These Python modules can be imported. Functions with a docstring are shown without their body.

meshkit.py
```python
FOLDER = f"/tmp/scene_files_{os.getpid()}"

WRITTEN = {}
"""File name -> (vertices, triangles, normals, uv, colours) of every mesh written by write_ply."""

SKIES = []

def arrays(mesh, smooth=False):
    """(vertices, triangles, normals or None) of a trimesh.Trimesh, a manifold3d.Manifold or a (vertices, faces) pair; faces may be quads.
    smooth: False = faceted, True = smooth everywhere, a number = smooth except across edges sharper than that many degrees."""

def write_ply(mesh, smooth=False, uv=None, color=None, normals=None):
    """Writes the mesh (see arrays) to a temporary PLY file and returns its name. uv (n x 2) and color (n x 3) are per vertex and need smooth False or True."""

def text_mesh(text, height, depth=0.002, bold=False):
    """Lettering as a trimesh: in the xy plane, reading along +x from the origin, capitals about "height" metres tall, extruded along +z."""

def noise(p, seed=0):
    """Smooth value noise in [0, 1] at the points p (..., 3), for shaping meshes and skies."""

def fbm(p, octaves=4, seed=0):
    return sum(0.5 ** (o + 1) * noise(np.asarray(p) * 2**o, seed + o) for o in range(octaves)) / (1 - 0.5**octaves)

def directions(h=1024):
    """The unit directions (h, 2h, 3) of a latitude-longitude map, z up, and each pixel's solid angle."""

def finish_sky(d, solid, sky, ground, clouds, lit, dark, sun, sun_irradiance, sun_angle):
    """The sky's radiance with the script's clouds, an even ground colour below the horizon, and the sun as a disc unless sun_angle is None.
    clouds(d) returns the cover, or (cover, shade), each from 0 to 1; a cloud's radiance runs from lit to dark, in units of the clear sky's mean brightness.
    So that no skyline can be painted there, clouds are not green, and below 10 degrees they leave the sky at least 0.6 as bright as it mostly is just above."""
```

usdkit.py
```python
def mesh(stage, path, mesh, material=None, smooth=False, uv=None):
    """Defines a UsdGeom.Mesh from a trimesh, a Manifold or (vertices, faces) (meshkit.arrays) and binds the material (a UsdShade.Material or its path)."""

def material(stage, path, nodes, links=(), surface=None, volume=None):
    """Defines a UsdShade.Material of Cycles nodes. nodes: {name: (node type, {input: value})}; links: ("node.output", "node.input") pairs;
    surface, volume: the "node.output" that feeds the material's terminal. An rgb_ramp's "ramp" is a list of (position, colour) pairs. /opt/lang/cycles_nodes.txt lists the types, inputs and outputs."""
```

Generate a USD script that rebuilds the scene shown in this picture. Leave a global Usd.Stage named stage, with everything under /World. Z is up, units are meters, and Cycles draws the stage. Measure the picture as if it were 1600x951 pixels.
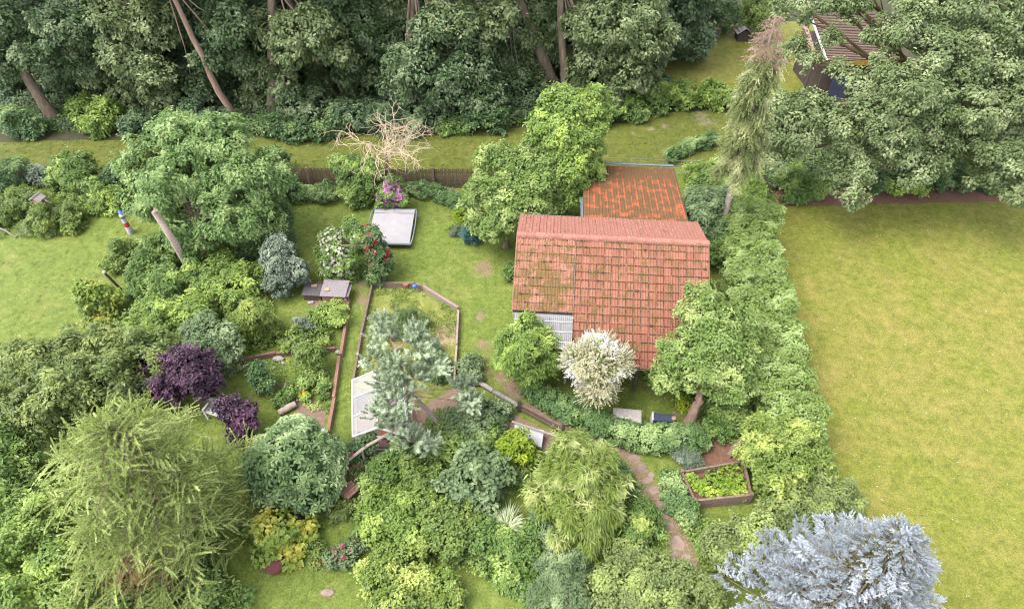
import math, zlib, numpy as np, trimesh, usdkit, meshkit
from scipy.spatial import Delaunay
from shapely.geometry import Polygon, Point, LineString
import shapely
from pxr import Usd, UsdGeom, UsdLux, UsdShade, Sdf, Gf, Vt

stage = Usd.Stage.CreateInMemory()
UsdGeom.SetStageUpAxis(stage, UsdGeom.Tokens.z)
UsdGeom.SetStageMetersPerUnit(stage, 1.0)
UsdGeom.Xform.Define(stage, '/World'); UsdGeom.Scope.Define(stage, '/World/Looks')

# ------------------------------------------------------------------ camera, sky, sun, exposure
H, PITCH, F = 22.3, math.radians(46.0), 1600 * 24 / 36.0      # camera height, downward pitch, focal length in photo pixels
EXPOSURE = 2.4
SUN_EL, SUN_AZ, SUN_I, SUN_ANGLE, SKY = 60.0, -105.0, 0.30, 40.0, 0.15   # azimuth from +y towards +x
cam = UsdGeom.Camera.Define(stage, '/World/camera')
cam.AddTranslateOp().Set(Gf.Vec3d(0, 0, H)); cam.AddRotateXOp().Set(90 - math.degrees(PITCH))
cam.CreateFocalLengthAttr(24.0); cam.CreateHorizontalApertureAttr(36.0); cam.CreateVerticalApertureAttr(36.0 * 608 / 1024)
cam.CreateClippingRangeAttr(Gf.Vec2f(0.5, 800)); cam.CreateExposureAttr(EXPOSURE)
sel, saz = math.radians(SUN_EL), math.radians(SUN_AZ)
dome = UsdLux.DomeLight.Define(stage, '/World/sky')
UsdShade.MaterialBindingAPI.Apply(dome.GetPrim()).Bind(usdkit.material(stage, '/World/Looks/sky_air', {
    's': ('sky_texture', {'sky_type': 'single_scattering', 'sun_disc': False, 'sun_elevation': sel, 'sun_rotation': saz, 'aerosol_density': 2.0}),
    'h': ('hsv', {'saturation': 0.25}),
    'b': ('background_shader', {'strength': SKY})}, [('s.color', 'h.color'), ('h.color', 'b.color')], surface='b.background'))
dome.GetPrim().SetCustomDataByKey('kind', 'structure')
sun = UsdLux.DistantLight.Define(stage, '/World/sun')
sun.CreateIntensityAttr(SUN_I); sun.CreateAngleAttr(SUN_ANGLE); sun.CreateNormalizeAttr(True); sun.CreateColorAttr(Gf.Vec3f(1.0, 0.95, 0.86))
sun.AddRotateZOp().Set(-SUN_AZ); sun.AddRotateXOp().Set(-(90 - SUN_EL))

# ------------------------------------------------------------------ helpers
CP, SP = math.cos(PITCH), math.sin(PITCH)
def ray(px, py):
    v, u = (475.5 - py) / F, (px - 800) / F
    return np.array([u, CP + v * SP, -SP + v * CP])
def at(px, py, z=0.0):                       # the place at height z seen at photo pixel px, py
    d = ray(px, py); return np.array([0, 0, H]) + d * ((H - z) / -d[2])
def aty(px, py, Y):                          # the place at distance Y seen at photo pixel px, py
    d = ray(px, py); return np.array([0, 0, H]) + d * (Y / d[1])
def mpp(p):                                  # metres per photo pixel there
    return (p[1] * CP + (H - p[2]) * SP) / F
def rng_of(s): return np.random.default_rng(zlib.crc32(s.encode()))
def unit(v): return v / np.maximum(np.linalg.norm(v, axis=-1, keepdims=True), 1e-9)

used = {}
def numbered(path):
    k = used.get(path, -1) + 1; used[path] = k
    return path if k == 0 else f'{path}_{k:03d}'
class T:                                     # a thing or part with its base point
    def __init__(s, path, base): s.path, s.base = path, np.asarray(base, float)
def keys(prim, label=None, cat=None, group=None, kind=None):
    for k, v in (('label', label), ('category', cat), ('group', group), ('kind', kind)):
        if v: prim.SetCustomDataByKey(k, v)
def thing(name, label=None, cat=None, base=(0, 0, 0), group=None, kind=None):
    path = numbered('/World/' + name); x = UsdGeom.Xform.Define(stage, path)
    x.AddTranslateOp().Set(Gf.Vec3d(*map(float, base))); keys(x.GetPrim(), label, cat, group, kind)
    return T(path, base)
class MB:                                    # collects shapes for ONE mesh
    def __init__(s): s.v, s.f, s.n = [], [], 0
    def add(s, v, f=None):
        if f is None: v, f = v
        s.v.append(np.asarray(v, float)); s.f.append(np.asarray(f, int) + s.n); s.n += len(v); return s
    def get(s): return np.vstack(s.v), np.vstack(s.f)
def put(path, base, vf, mat, smooth=False, prim=None):
    if isinstance(vf, MB): vf = vf.get()
    elif isinstance(vf, trimesh.Trimesh): vf = (vf.vertices, vf.faces)
    v = np.asarray(vf[0]) - base
    m = usdkit.mesh(stage, path, (v, vf[1]), M[mat], smooth)
    if prim:
        for k, a in prim.items():
            UsdGeom.PrimvarsAPI(m).CreatePrimvar(k, Sdf.ValueTypeNames.FloatArray, 'vertex').Set(Vt.FloatArray.FromNumpy(np.asarray(a, np.float32)))
    return m
def part(parent, name, vf, mat, smooth=False, label=None, kind=None, prim=None):
    path = numbered(parent.path + '/' + name); m = put(path, parent.base, vf, mat, smooth, prim)
    keys(m.GetPrim(), label, None, None, kind); return T(path, parent.base)
def solo(name, label, cat, vf, mat, smooth=False, group=None, kind=None, prim=None):
    path = numbered('/World/' + name); m = put(path, np.zeros(3), vf, mat, smooth, prim)
    keys(m.GetPrim(), label, cat, group, kind); return T(path, (0, 0, 0))

BF = np.array([[0,2,1],[1,2,3],[4,5,6],[5,7,6],[0,1,4],[1,5,4],[2,6,3],[3,6,7],[0,4,2],[2,4,6],[1,3,5],[3,7,5]])
def obox(c, ax, ay, az):                     # box: centre and three half axes
    c, ax, ay, az = map(lambda q: np.asarray(q, float), (c, ax, ay, az))
    return np.array([c + i * ax + j * ay + k * az for k in (-1, 1) for j in (-1, 1) for i in (-1, 1)]), BF
def box(c, size, rz=0.0):
    cz, sz = math.cos(rz), math.sin(rz)
    return obox(c, np.array([cz, sz, 0]) * size[0] / 2, np.array([-sz, cz, 0]) * size[1] / 2, np.array([0, 0, size[2] / 2]))
def bar(a, b, w, h, up=(0, 0, 1)):           # bar from a to b, w wide, h tall
    a, b = np.asarray(a, float), np.asarray(b, float); d = unit(b - a); s = unit(np.cross(d, up)); u = np.cross(s, d)
    return obox((a + b) / 2, (b - a) / 2, s * w / 2, u * h / 2)
def tube(P, R, n=7, cap=True):
    P = np.asarray(P, float); k = len(P); R = np.broadcast_to(R, k)
    t = unit(np.gradient(P, axis=0)); ref = np.array([0.3, 0.1, 1.0]) if abs(t[0][2]) < .8 else np.array([1.0, 0.2, 0])
    s = unit(np.cross(t, ref)); u = np.cross(s, t); a = np.linspace(0, 2 * np.pi, n, endpoint=False)
    v = (P[:, None] + R[:, None, None] * (np.cos(a)[None, :, None] * s[:, None] + np.sin(a)[None, :, None] * u[:, None])).reshape(-1, 3)
    i, j = np.meshgrid(np.arange(k - 1), np.arange(n), indexing='ij'); i, j = i.ravel(), j.ravel(); j2 = (j + 1) % n
    f = np.vstack([np.c_[i * n + j, i * n + j2, (i + 1) * n + j2], np.c_[i * n + j, (i + 1) * n + j2, (i + 1) * n + j]])
    if cap:
        v = np.vstack([v, P[:1], P[-1:]]); q = np.arange(n); q2 = (q + 1) % n
        f = np.vstack([f, np.c_[q2, q, np.full(n, k * n)], np.c_[(k - 1) * n + q, (k - 1) * n + q2, np.full(n, k * n + 1)]])
    return v, f
def wob(a, b, k, amp, r):                    # wobbly line a to b
    a, b = np.asarray(a, float), np.asarray(b, float); s = np.linspace(0, 1, k)[:, None]
    o = r.normal(0, amp, (k, 3)) * np.sin(np.pi * s) ** .6
    return a + (b - a) * s + o
def prism(poly, e, o, s0, s1, b):            # convex polygon (d, z) swept along e from s0 to s1; d runs along -b
    n = len(poly); P = lambda s: np.array([o + e * s - b * d + np.array([0, 0, z]) for d, z in poly])
    v = np.vstack([P(s0), P(s1)]); f = []
    for i in range(1, n - 1): f += [[0, i, i + 1], [n, n + i + 1, n + i]]
    for i in range(n): j = (i + 1) % n; f += [[i, n + i, n + j], [i, n + j, j]]
    return v, np.array(f)
def lump(c, r, seed=0, amp=.25, sub=2, sc=(1, 1, 1)):
    m = trimesh.creation.icosphere(sub); v = m.vertices
    v = v * (1 + amp * (meshkit.fbm(v * 1.7 + seed * 7.3 + 20, 3, seed) - .5) * 2)[:, None]
    return v * np.asarray(sc) * r + np.asarray(c), m.faces

# ------------------------------------------------------------------ materials
M = {}
def mat(name, nodes, links, surface='p.BSDF'):
    M[name] = usdkit.material(stage, '/World/Looks/' + name, nodes, links, surface=surface)
def leafmat(name, cols, transl=.3, rough=.45, patch=None, ps=1.1):
    """leaf colours (each leaf its own), plus a broad patch colour"""
    sc = lambda c, k, w=0.0: tuple(min(.75, k * x + w) for x in c)
    ramp = [(0, sc(cols[0], .6)), (.12, cols[0]), (.45, cols[1]), (.8, cols[2]), (.92, sc(cols[2], 1.25, .02)), (1, sc(cols[2], 1.6, .05))]
    n = {'g': ('geometry', {}), 'r': ('rgb_ramp', {'ramp': ramp}),
         'n': ('noise_texture', {'scale': ps, 'detail': 2.0}), 'mr': ('map_range', {'from_min': .5, 'from_max': .68, 'to_min': 0, 'to_max': .75, 'clamp': True}),
         'm': ('mix', {'color2': patch or cols[-1]}),
         'p': ('principled_bsdf', {'roughness': rough, 'specular_ior_level': .5}), 't': ('translucent_bsdf', {}), 'x': ('mix_closure', {'fac': transl})}
    mat(name, n, [('g.random_per_island', 'r.fac'), ('g.position', 'n.vector'), ('n.fac', 'mr.value'), ('mr.result', 'm.fac'), ('r.color', 'm.color1'),
                  ('m.color', 'p.base_color'), ('m.color', 't.color'), ('p.BSDF', 'x.closure1'), ('t.BSDF', 'x.closure2')], 'x.closure')
def plain(name, c1, c2=None, scale=6.0, rough=.7, stretch=(1, 1, 1), bump=.3, metallic=0.0, dist=.02, spec=.4):
    c2 = c2 or tuple(.7 * x for x in c1); c1, c2 = tuple(.54 * x for x in c1), tuple(.54 * x for x in c2)
    mat(name, {'g': ('geometry', {}), 'mp': ('mapping', {'scale': stretch}), 'n': ('noise_texture', {'scale': scale, 'detail': 5.0, 'roughness': .65}),
               'mr': ('map_range', {'from_min': .32, 'from_max': .68, 'clamp': True}), 'o': ('object_info', {}), 'h': ('hsv', {}), 'ov': ('map_range', {'to_min': .82, 'to_max': 1.15}),
               'm': ('mix', {'color1': c1, 'color2': c2}), 'b': ('bump', {'strength': bump, 'distance': dist}),
               'p': ('principled_bsdf', {'roughness': rough, 'metallic': metallic, 'specular_ior_level': spec})},
        [('g.position', 'mp.vector'), ('mp.vector', 'n.vector'), ('n.fac', 'mr.value'), ('mr.result', 'm.fac'), ('m.color', 'h.color'), ('o.random', 'ov.value'), ('ov.result', 'h.value'),
         ('h.color', 'p.base_color'), ('n.fac', 'b.height'), ('b.normal', 'p.normal')])

def grassmat(name, a, b, dry, soil, dryness=.5, fleck=(.5, .5, .42)):
    """a, b greens mixed finely; dry patches by noise and the mesh's dry attribute; bare soil by the bare attribute"""
    a, b, dry, soil, fleck = (tuple(k * x for x in c) for c, k in ((a, .56), (b, .76), (dry, .70), (soil, .66), (fleck, .7)))
    mat(name, {'g': ('geometry', {}), 'n1': ('noise_texture', {'scale': 4.5, 'detail': 6.0, 'roughness': .75}), 'r1': ('map_range', {'from_min': .3, 'from_max': .7, 'clamp': True}),
        'm1': ('mix', {'color1': a, 'color2': b}),
        'n2': ('noise_texture', {'scale': .55, 'detail': 6.0, 'roughness': .68}), 'ad': ('attribute', {'attribute': 'dry'}),
        'n6': ('noise_texture', {'scale': 2.2, 'detail': 5.0, 'roughness': .7}), 's5': ('math', {'math_type': 'add'}), 'q6': ('math', {'math_type': 'multiply_add', 'value2': .42, 'value3': -.21}), 's6': ('math', {'math_type': 'add'}), 's2': ('math', {'math_type': 'add'}), 'r2': ('map_range', {'from_min': .96 - dryness, 'from_max': 1.34 - dryness, 'to_max': .85, 'clamp': True}), 'm2': ('mix', {'color2': dry}),
        'n3': ('noise_texture', {'scale': 2.6, 'detail': 7.0, 'roughness': .72}), 'ab': ('attribute', {'attribute': 'bare'}), 's3': ('math', {'math_type': 'add'}),
        'r3': ('map_range', {'from_min': .95, 'from_max': 1.25, 'to_max': .9, 'clamp': True}), 'm3': ('mix', {'color2': soil}),
        'v': ('voronoi_texture', {'scale': 2.6}), 'rv': ('map_range', {'from_min': .07, 'from_max': .05, 'to_max': .75, 'clamp': True}), 'm4': ('mix', {'color2': fleck}),
        'n5': ('noise_texture', {'scale': 16.0, 'detail': 5.0, 'roughness': .7}), 'r5': ('map_range', {'from_min': .3, 'from_max': .7, 'to_min': .55, 'to_max': 1.4, 'clamp': True}), 'h': ('hsv', {}),
        'b': ('bump', {'strength': .8, 'distance': .05}), 'p': ('principled_bsdf', {'roughness': .8, 'specular_ior_level': .2})},
        [('g.position', x + '.vector') for x in ('n1', 'n2', 'n3', 'n5', 'v')] +
        [('n1.fac', 'r1.value'), ('r1.result', 'm1.fac'), ('g.position', 'n6.vector'), ('n6.fac', 'q6.value1'), ('q6.value', 's6.value1'), ('n2.fac', 's6.value2'), ('s6.value', 's2.value1'), ('ad.fac', 's2.value2'), ('s2.value', 'r2.value'), ('r2.result', 'm2.fac'), ('m1.color', 'm2.color1'),
         ('n3.fac', 's3.value1'), ('ab.fac', 's3.value2'), ('s3.value', 'r3.value'), ('r3.result', 'm3.fac'), ('m2.color', 'm3.color1'), ('v.distance', 'rv.value'), ('rv.result', 'm4.fac'), ('m3.color', 'm4.color1'),
         ('n5.fac', 's5.value1'), ('q6.value', 's5.value2'), ('s5.value', 'r5.value'), ('r5.result', 'h.value'), ('m4.color', 'h.color'), ('h.color', 'p.base_color'), ('n5.fac', 'b.height'), ('b.normal', 'p.normal')])

grassmat('lawn_grass', (.095, .145, .02), (.155, .19, .036), (.2, .185, .055), (.23, .155, .105), .42)
grassmat('meadow_grass', (.12, .146, .016), (.178, .186, .026), (.215, .178, .048), (.25, .17, .095), .53)
grassmat('track_grass', (.085, .105, .015), (.12, .13, .022), (.15, .12, .035), (.25, .19, .14), .42)
grassmat('bed_earth', (.14, .175, .03), (.2, .21, .05), (.28, .23, .09), (.31, .205, .15), .5)
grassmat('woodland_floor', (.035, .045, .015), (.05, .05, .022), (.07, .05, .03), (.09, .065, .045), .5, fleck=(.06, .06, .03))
plain('soil', (.28, .185, .14), (.19, .12, .085), 7, .95, bump=.8, dist=.04)
plain('soil_red', (.23, .115, .075), (.13, .065, .04), 8, .95, bump=.8, dist=.04)
plain('slab', (.34, .25, .21), (.22, .15, .115), 3, .95, bump=.6)
leafmat('blade', [(.15, .22, .03), (.2, .27, .045), (.25, .28, .07)], .45)
leafmat('blade_dry', [(.18, .22, .03), (.24, .25, .04), (.3, .25, .08)], .45)
G = dict(
  oak=([(.04, .075, .028), (.06, .10, .035), (.085, .13, .055)], (.09, .12, .07)),
  oak_front=([(.07, .11, .045), (.10, .15, .065), (.15, .195, .105)], (.13, .17, .10)),
  wood_dark=([(.028, .05, .022), (.045, .07, .03), (.06, .085, .04)], None),
  bright=([(.09, .16, .03), (.13, .21, .045), (.18, .26, .07)], None),
  mid=([(.06, .12, .025), (.095, .165, .04), (.14, .21, .065)], None),
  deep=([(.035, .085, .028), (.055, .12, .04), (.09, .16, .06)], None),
  ash=([(.075, .145, .042), (.115, .20, .068), (.17, .255, .115)], (.15, .215, .095)),
  apple=([(.085, .15, .034), (.125, .205, .05), (.18, .26, .085)], (.165, .22, .09)),
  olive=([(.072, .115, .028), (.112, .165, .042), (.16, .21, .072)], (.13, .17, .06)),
  yellowgreen=([(.09, .15, .028), (.135, .2, .045), (.195, .25, .075)], None),
  lime=([(.17, .27, .015), (.25, .36, .02), (.33, .40, .03)], None),
  grey=([(.085, .135, .06), (.125, .185, .09), (.18, .24, .14)], (.15, .2, .11)),
  silver=([(.115, .155, .11), (.165, .205, .15), (.23, .265, .21)], None),
  cream=([(.11, .15, .045), (.19, .215, .09), (.36, .33, .21)], (.16, .2, .06)),
  hedge=([(.11, .18, .045), (.16, .24, .07), (.21, .285, .12)], (.16, .235, .11)),
  box=([(.06, .125, .04), (.1, .17, .06), (.15, .22, .10)], None),
  purple=([(.035, .014, .03), (.07, .024, .05), (.15, .045, .065)], (.07, .03, .06)),
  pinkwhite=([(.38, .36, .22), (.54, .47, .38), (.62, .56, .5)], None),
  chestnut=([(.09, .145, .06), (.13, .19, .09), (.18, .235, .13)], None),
  weeping=([(.13, .18, .04), (.19, .23, .06), (.28, .3, .13)], (.26, .28, .13)),
  vine=([(.10, .165, .025), (.15, .205, .035), (.22, .22, .045)], None),
  autumn=([(.075, .13, .028), (.115, .175, .04), (.19, .21, .065)], (.12, .17, .04)),
  larch=([(.15, .19, .055), (.21, .25, .085), (.28, .31, .13)], (.24, .275, .11)),
  larch_dead=([(.19, .09, .05), (.26, .13, .08), (.3, .17, .1)], None),
  pine=([(.19, .24, .145), (.265, .315, .205), (.34, .38, .27)], None),
  pine_dark=([(.05, .09, .03), (.075, .12, .045), (.10, .15, .055)], None),
  blue=([(.26, .30, .35), (.35, .39, .45), (.43, .47, .53)], (.33, .36, .43)),
  bluebase=([(.16, .15, .07), (.2, .18, .09), (.24, .21, .11)], None),
  bluegreen=([(.05, .13, .12), (.075, .17, .16), (.11, .21, .2)], None),
  spruce=([(.16, .19, .075), (.22, .245, .11), (.29, .30, .16)], (.29, .29, .16)),
  deadtop=([(.3, .2, .15), (.38, .27, .2), (.42, .32, .25)], None),
  reed=([(.13, .18, .06), (.22, .27, .13), (.36, .39, .27)], None),
  lettuce=([(.14, .24, .02), (.2, .31, .03), (.28, .36, .05)], None))
GAIN = dict(oak=(2.4, 2.2, 2.0), oak_front=(2.25, 2.0, 1.65), wood_dark=(3.3, 3.2, 3.0), purple=(1.7, 1.5, 1.6), pinkwhite=(1.55, 1.55, 1.55), blue=(1.5, 1.45, 1.34), lime=(1.35, 1.25, 1.0), lettuce=(1.4, 1.3, 1.2), weeping=(1.9, 1.85, 1.7), larch=(2.05, 2.0, 1.9), larch_dead=(1.5, 1.4, 1.3),
  grey=(1.8, 1.7, 1.5), silver=(1.6, 1.55, 1.45), pine=(1.75, 1.75, 1.75), bluegreen=(1.4, 1.5, 1.5), deadtop=(1.3, 1.3, 1.3), reed=(1.5, 1.5, 1.4), spruce=(1.7, 1.7, 1.6), bluebase=(1.4, 1.4, 1.3), cream=(1.75, 1.7, 1.6), chestnut=(2.4, 2.2, 2.1), deep=(2.3, 1.85, 1.6))
for k, (c, p) in G.items():
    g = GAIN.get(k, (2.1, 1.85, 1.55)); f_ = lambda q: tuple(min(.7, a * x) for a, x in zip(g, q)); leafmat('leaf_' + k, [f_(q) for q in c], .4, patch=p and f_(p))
for k, c in dict(pink=(.52, .22, .42), red=(.55, .015, .03), white=(.62, .6, .46), yellow=(.55, .4, .01), rose=(.55, .07, .16)).items():
    leafmat('petal_' + k, [tuple(.75 * x for x in c), c, tuple(min(.8, 1.2 * x) for x in c)], .25)
plain('bark', (.30, .22, .16), (.12, .09, .055), 7, .9, (1, 1, .25), .9, dist=.05)
plain('bark_red', (.38, .25, .19), (.2, .13, .09), 7, .9, (1, 1, .25), .9, dist=.05)
plain('bark_moss', (.20, .15, .05), (.11, .075, .045), 4, .9, bump=.7)
plain('lichen_branch', (.66, .53, .42), (.5, .38, .19), 3, .9, bump=.4)
plain('pale_wood', (.40, .31, .27), (.27, .2, .16), 9, .85)
plain('old_wood', (.25, .165, .125), (.14, .09, .065), 9, .85)
plain('red_wood', (.30, .16, .115), (.2, .10, .075), 9, .85)
plain('dark_wood', (.11, .075, .06), (.055, .04, .03), 9, .85)
plain('fence_wood', (.175, .12, .07), (.10, .085, .035), 7, .9)
plain('grey_wood', (.36, .32, .30), (.26, .225, .21), 8, .85)
plain('felt', (.27, .24, .255), (.2, .165, .17), 9, .85)
plain('felt_dark', (.10, .085, .09), (.055, .045, .045), 9, .85)
plain('brick', (.44, .31, .21), (.36, .25, .17), 14, .9)
plain('fabric', (.43, .41, .425), (.37, .355, .37), 3, .85, bump=.15)
plain('metal_grey', (.28, .3, .34), (.22, .24, .27), 5, .4, metallic=.5)
plain('alu', (.6, .6, .62), (.5, .5, .52), 5, .4)
plain('white_paint', (.58, .57, .58), (.48, .46, .47), 5, .55)
plain('white_wall', (.52, .49, .45), (.42, .39, .36), 2, .85)
plain('stone', (.42, .38, .37), (.3, .26, .25), 5, .9)
plain('terracotta', (.34, .15, .09), (.25, .11, .07), 6, .85)
plain('blue_paint', (.06, .2, .55), (.05, .16, .45), 3, .3)
plain('navy', (.05, .06, .10), (.035, .04, .06), 5, .45)
plain('red_paint', (.42, .03, .035), (.34, .025, .03), 5, .5)
plain('yellow_paint', (.36, .22, .02), (.27, .16, .02), 5, .6)
plain('dark_red', (.16, .03, .03), (.1, .02, .02), 5, .6)
plain('pink_paving', (.40, .24, .21), (.32, .19, .16), 6, .9)
plain('orange_box', (.40, .15, .07), (.3, .11, .05), 6, .8)
mat('pane_clear', {'t': ('transparent_bsdf', {'color': (.8, .82, .82)}), 'd': ('diffuse_bsdf', {'color': (.2, .18, .17)}), 'g': ('glossy_bsdf', {'color': (.5, .5, .5), 'roughness': .25}), 
    'a': ('mix_closure', {'fac': .45}), 'x': ('mix_closure', {'fac': .06})}, [('t.BSDF', 'a.closure1'), ('d.BSDF', 'a.closure2'), ('a.closure', 'x.closure1'), ('g.BSDF', 'x.closure2')], 'x.closure')
mat('poly_sheet', {'g': ('geometry', {}), 'n': ('noise_texture', {'scale': 5.0, 'detail': 4.0}), 'm': ('mix', {'color1': (.17, .165, .165), 'color2': (.11, .10, .10)}), 't': ('transparent_bsdf', {'color': (.75, .75, .74)}), 'd': ('principled_bsdf', {'roughness': .35}),
    'a': ('mix_closure', {'fac': .72})}, [('g.position', 'n.vector'), ('n.fac', 'm.fac'), ('m.color', 'd.base_color'), ('t.BSDF', 'a.closure1'), ('d.BSDF', 'a.closure2')], 'a.closure')

def tilemat(name, a, b, moss, spot=None, lichen=.5, mosscol=(.11, .075, .012), lth=.66):
    """moss: how far above the mean the mottling must rise before moss covers the tile; the mesh's moss attribute adds to it"""
    n = {'g': ('geometry', {}), 'o': ('object_info', {}), 'ad': ('math', {'math_type': 'add'}), 'fr': ('math', {'math_type': 'fraction'}), 'm0': ('mix', {'color1': a, 'color2': b}),
         'n1': ('noise_texture', {'scale': 2.6, 'detail': 4.0, 'roughness': .6}), 'n2': ('noise_texture', {'scale': 15.0, 'detail': 6.0, 'roughness': .75}), 'n4': ('noise_texture', {'scale': 38.0, 'detail': 3.0, 'roughness': .7}),
         'at': ('attribute', {'attribute': 'moss'}), 's': ('math', {'math_type': 'add'}), 's1': ('math', {'math_type': 'add'}), 'r': ('map_range', {'from_min': .98 + moss, 'from_max': 1.06 + moss, 'to_max': .93, 'clamp': True}), 'm1': ('mix', {}),
         'mc': ('mix', {'color1': mosscol, 'color2': (.055, .03, .018)}), 'mr4': ('map_range', {'from_min': .4, 'from_max': .6, 'clamp': True}),
         'n3': ('noise_texture', {'scale': 13.0, 'detail': 6.0, 'roughness': .8}), 'r3': ('map_range', {'from_min': lth, 'from_max': lth + .06, 'to_max': lichen, 'clamp': True}), 'm2': ('mix', {'color2': (.34, .28, .25)}),
         'r4': ('map_range', {'from_min': .3, 'from_max': .7, 'to_min': .8, 'to_max': 1.18, 'clamp': True}), 'h': ('hsv', {}), 'b': ('bump', {'strength': .4, 'distance': .01}), 'p': ('principled_bsdf', {'roughness': .8, 'specular_ior_level': .25})}
    l = [('g.random_per_island', 'ad.value1'), ('o.random', 'ad.value2'), ('ad.value', 'fr.value1'), ('fr.value', 'm0.fac')] + [('g.position', x + '.vector') for x in ('n1', 'n2', 'n3', 'n4')] + [
         ('n1.fac', 's.value1'), ('n2.fac', 's.value2'), ('s.value', 's1.value1'), ('at.fac', 's1.value2'), ('n3.fac', 'r3.value'), ('r3.result', 'm2.fac'), ('m0.color', 'm2.color1'), ('m2.color', 'm1.color1'), ('n4.fac', 'mr4.value'), ('mr4.result', 'mc.fac'), ('mc.color', 'm1.color2'),
         ('r.result', 'm1.fac'), ('n2.fac', 'r4.value'), ('r4.result', 'h.value'), ('m1.color', 'h.color'), ('h.color', 'p.base_color'), ('n2.fac', 'b.height'), ('b.normal', 'p.normal')]
    if spot is not None:                     # moss grows thick round this place
        c, rad, amt = spot
        n['vd'] = ('vector_math', {'math_type': 'distance', 'vector2': tuple(c)}); n['rd'] = ('map_range', {'from_min': rad, 'from_max': 0, 'to_max': amt, 'clamp': True}); n['sa'] = ('math', {'math_type': 'add'})
        l += [('g.position', 'vd.vector1'), ('vd.value', 'rd.value'), ('rd.result', 'sa.value2'), ('s1.value', 'sa.value1'), ('sa.value', 'r.value')]
    else: l += [('s1.value', 'r.value')]
    mat(name, n, l)
#---GROUND---
# ------------------------------------------------------------------ ground, lawns, beds, paths
def pxpoly(pts, z=0): return np.array([at(x, y, z)[:2] for x, y in pts])
def ragged(P, amp, step=.3, seed=0):
    g = Polygon(P).exterior; n = int(g.length / step); q = np.array([g.interpolate(i * step).coords[0] for i in range(n)])
    o = np.stack([meshkit.fbm(np.c_[q * 1.3, np.full(n, 3.1 + seed)], 3, 5), meshkit.fbm(np.c_[q * 1.3, np.full(n, 9.7 + seed)], 3, 8)], 1) - .5
    return Polygon(q + o * 2 * amp).buffer(0)
def sheet(name, poly, z, mt, step=.35, bare=(), dry=(), kind='structure', label=None, cat=None, parent=None, lift=0.0):
    if poly.geom_type != 'Polygon': poly = max(poly.geoms, key=lambda g: g.area)
    x0, y0, x1, y1 = poly.bounds; r = rng_of(name)
    gx, gy = np.meshgrid(np.arange(x0, x1, step), np.arange(y0, y1, step)); q = np.c_[gx.ravel(), gy.ravel()] + r.uniform(-.2, .2, (gx.size, 2)) * step
    q = q[shapely.contains_xy(poly.buffer(-step * .4), q[:, 0], q[:, 1])]
    e = np.array(poly.exterior.segmentize(step).coords)[:-1]; q = np.vstack([e, q]); f = Delaunay(q).simplices; c = q[f].mean(1)
    f = f[shapely.contains_xy(poly, c[:, 0], c[:, 1])]
    a, b = q[f[:, 1]] - q[f[:, 0]], q[f[:, 2]] - q[f[:, 0]]; neg = a[:, 0] * b[:, 1] - a[:, 1] * b[:, 0] < 0; f[neg] = f[neg][:, ::-1]
    ba, dr = np.zeros(len(q)), np.zeros(len(q))
    for src, out in ((bare, ba), (dry, dr)):
        for px, py, rp, am in src:
            p = at(px, py); rr = rp * mpp(p); d = np.linalg.norm((q - p[:2]) * [1, .75], axis=1); np.maximum(out, am * np.clip(1.25 * (1 - d / rr), 0, 1), out=out)
    v = np.c_[q, np.full(len(q), z)]; pv = dict(bare=ba, dry=dr)
    if parent: return part(parent, name, (v, f), mt, prim=pv)
    return solo(name, label, cat, (v, f), mt, True, kind=kind, prim=pv)
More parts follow.
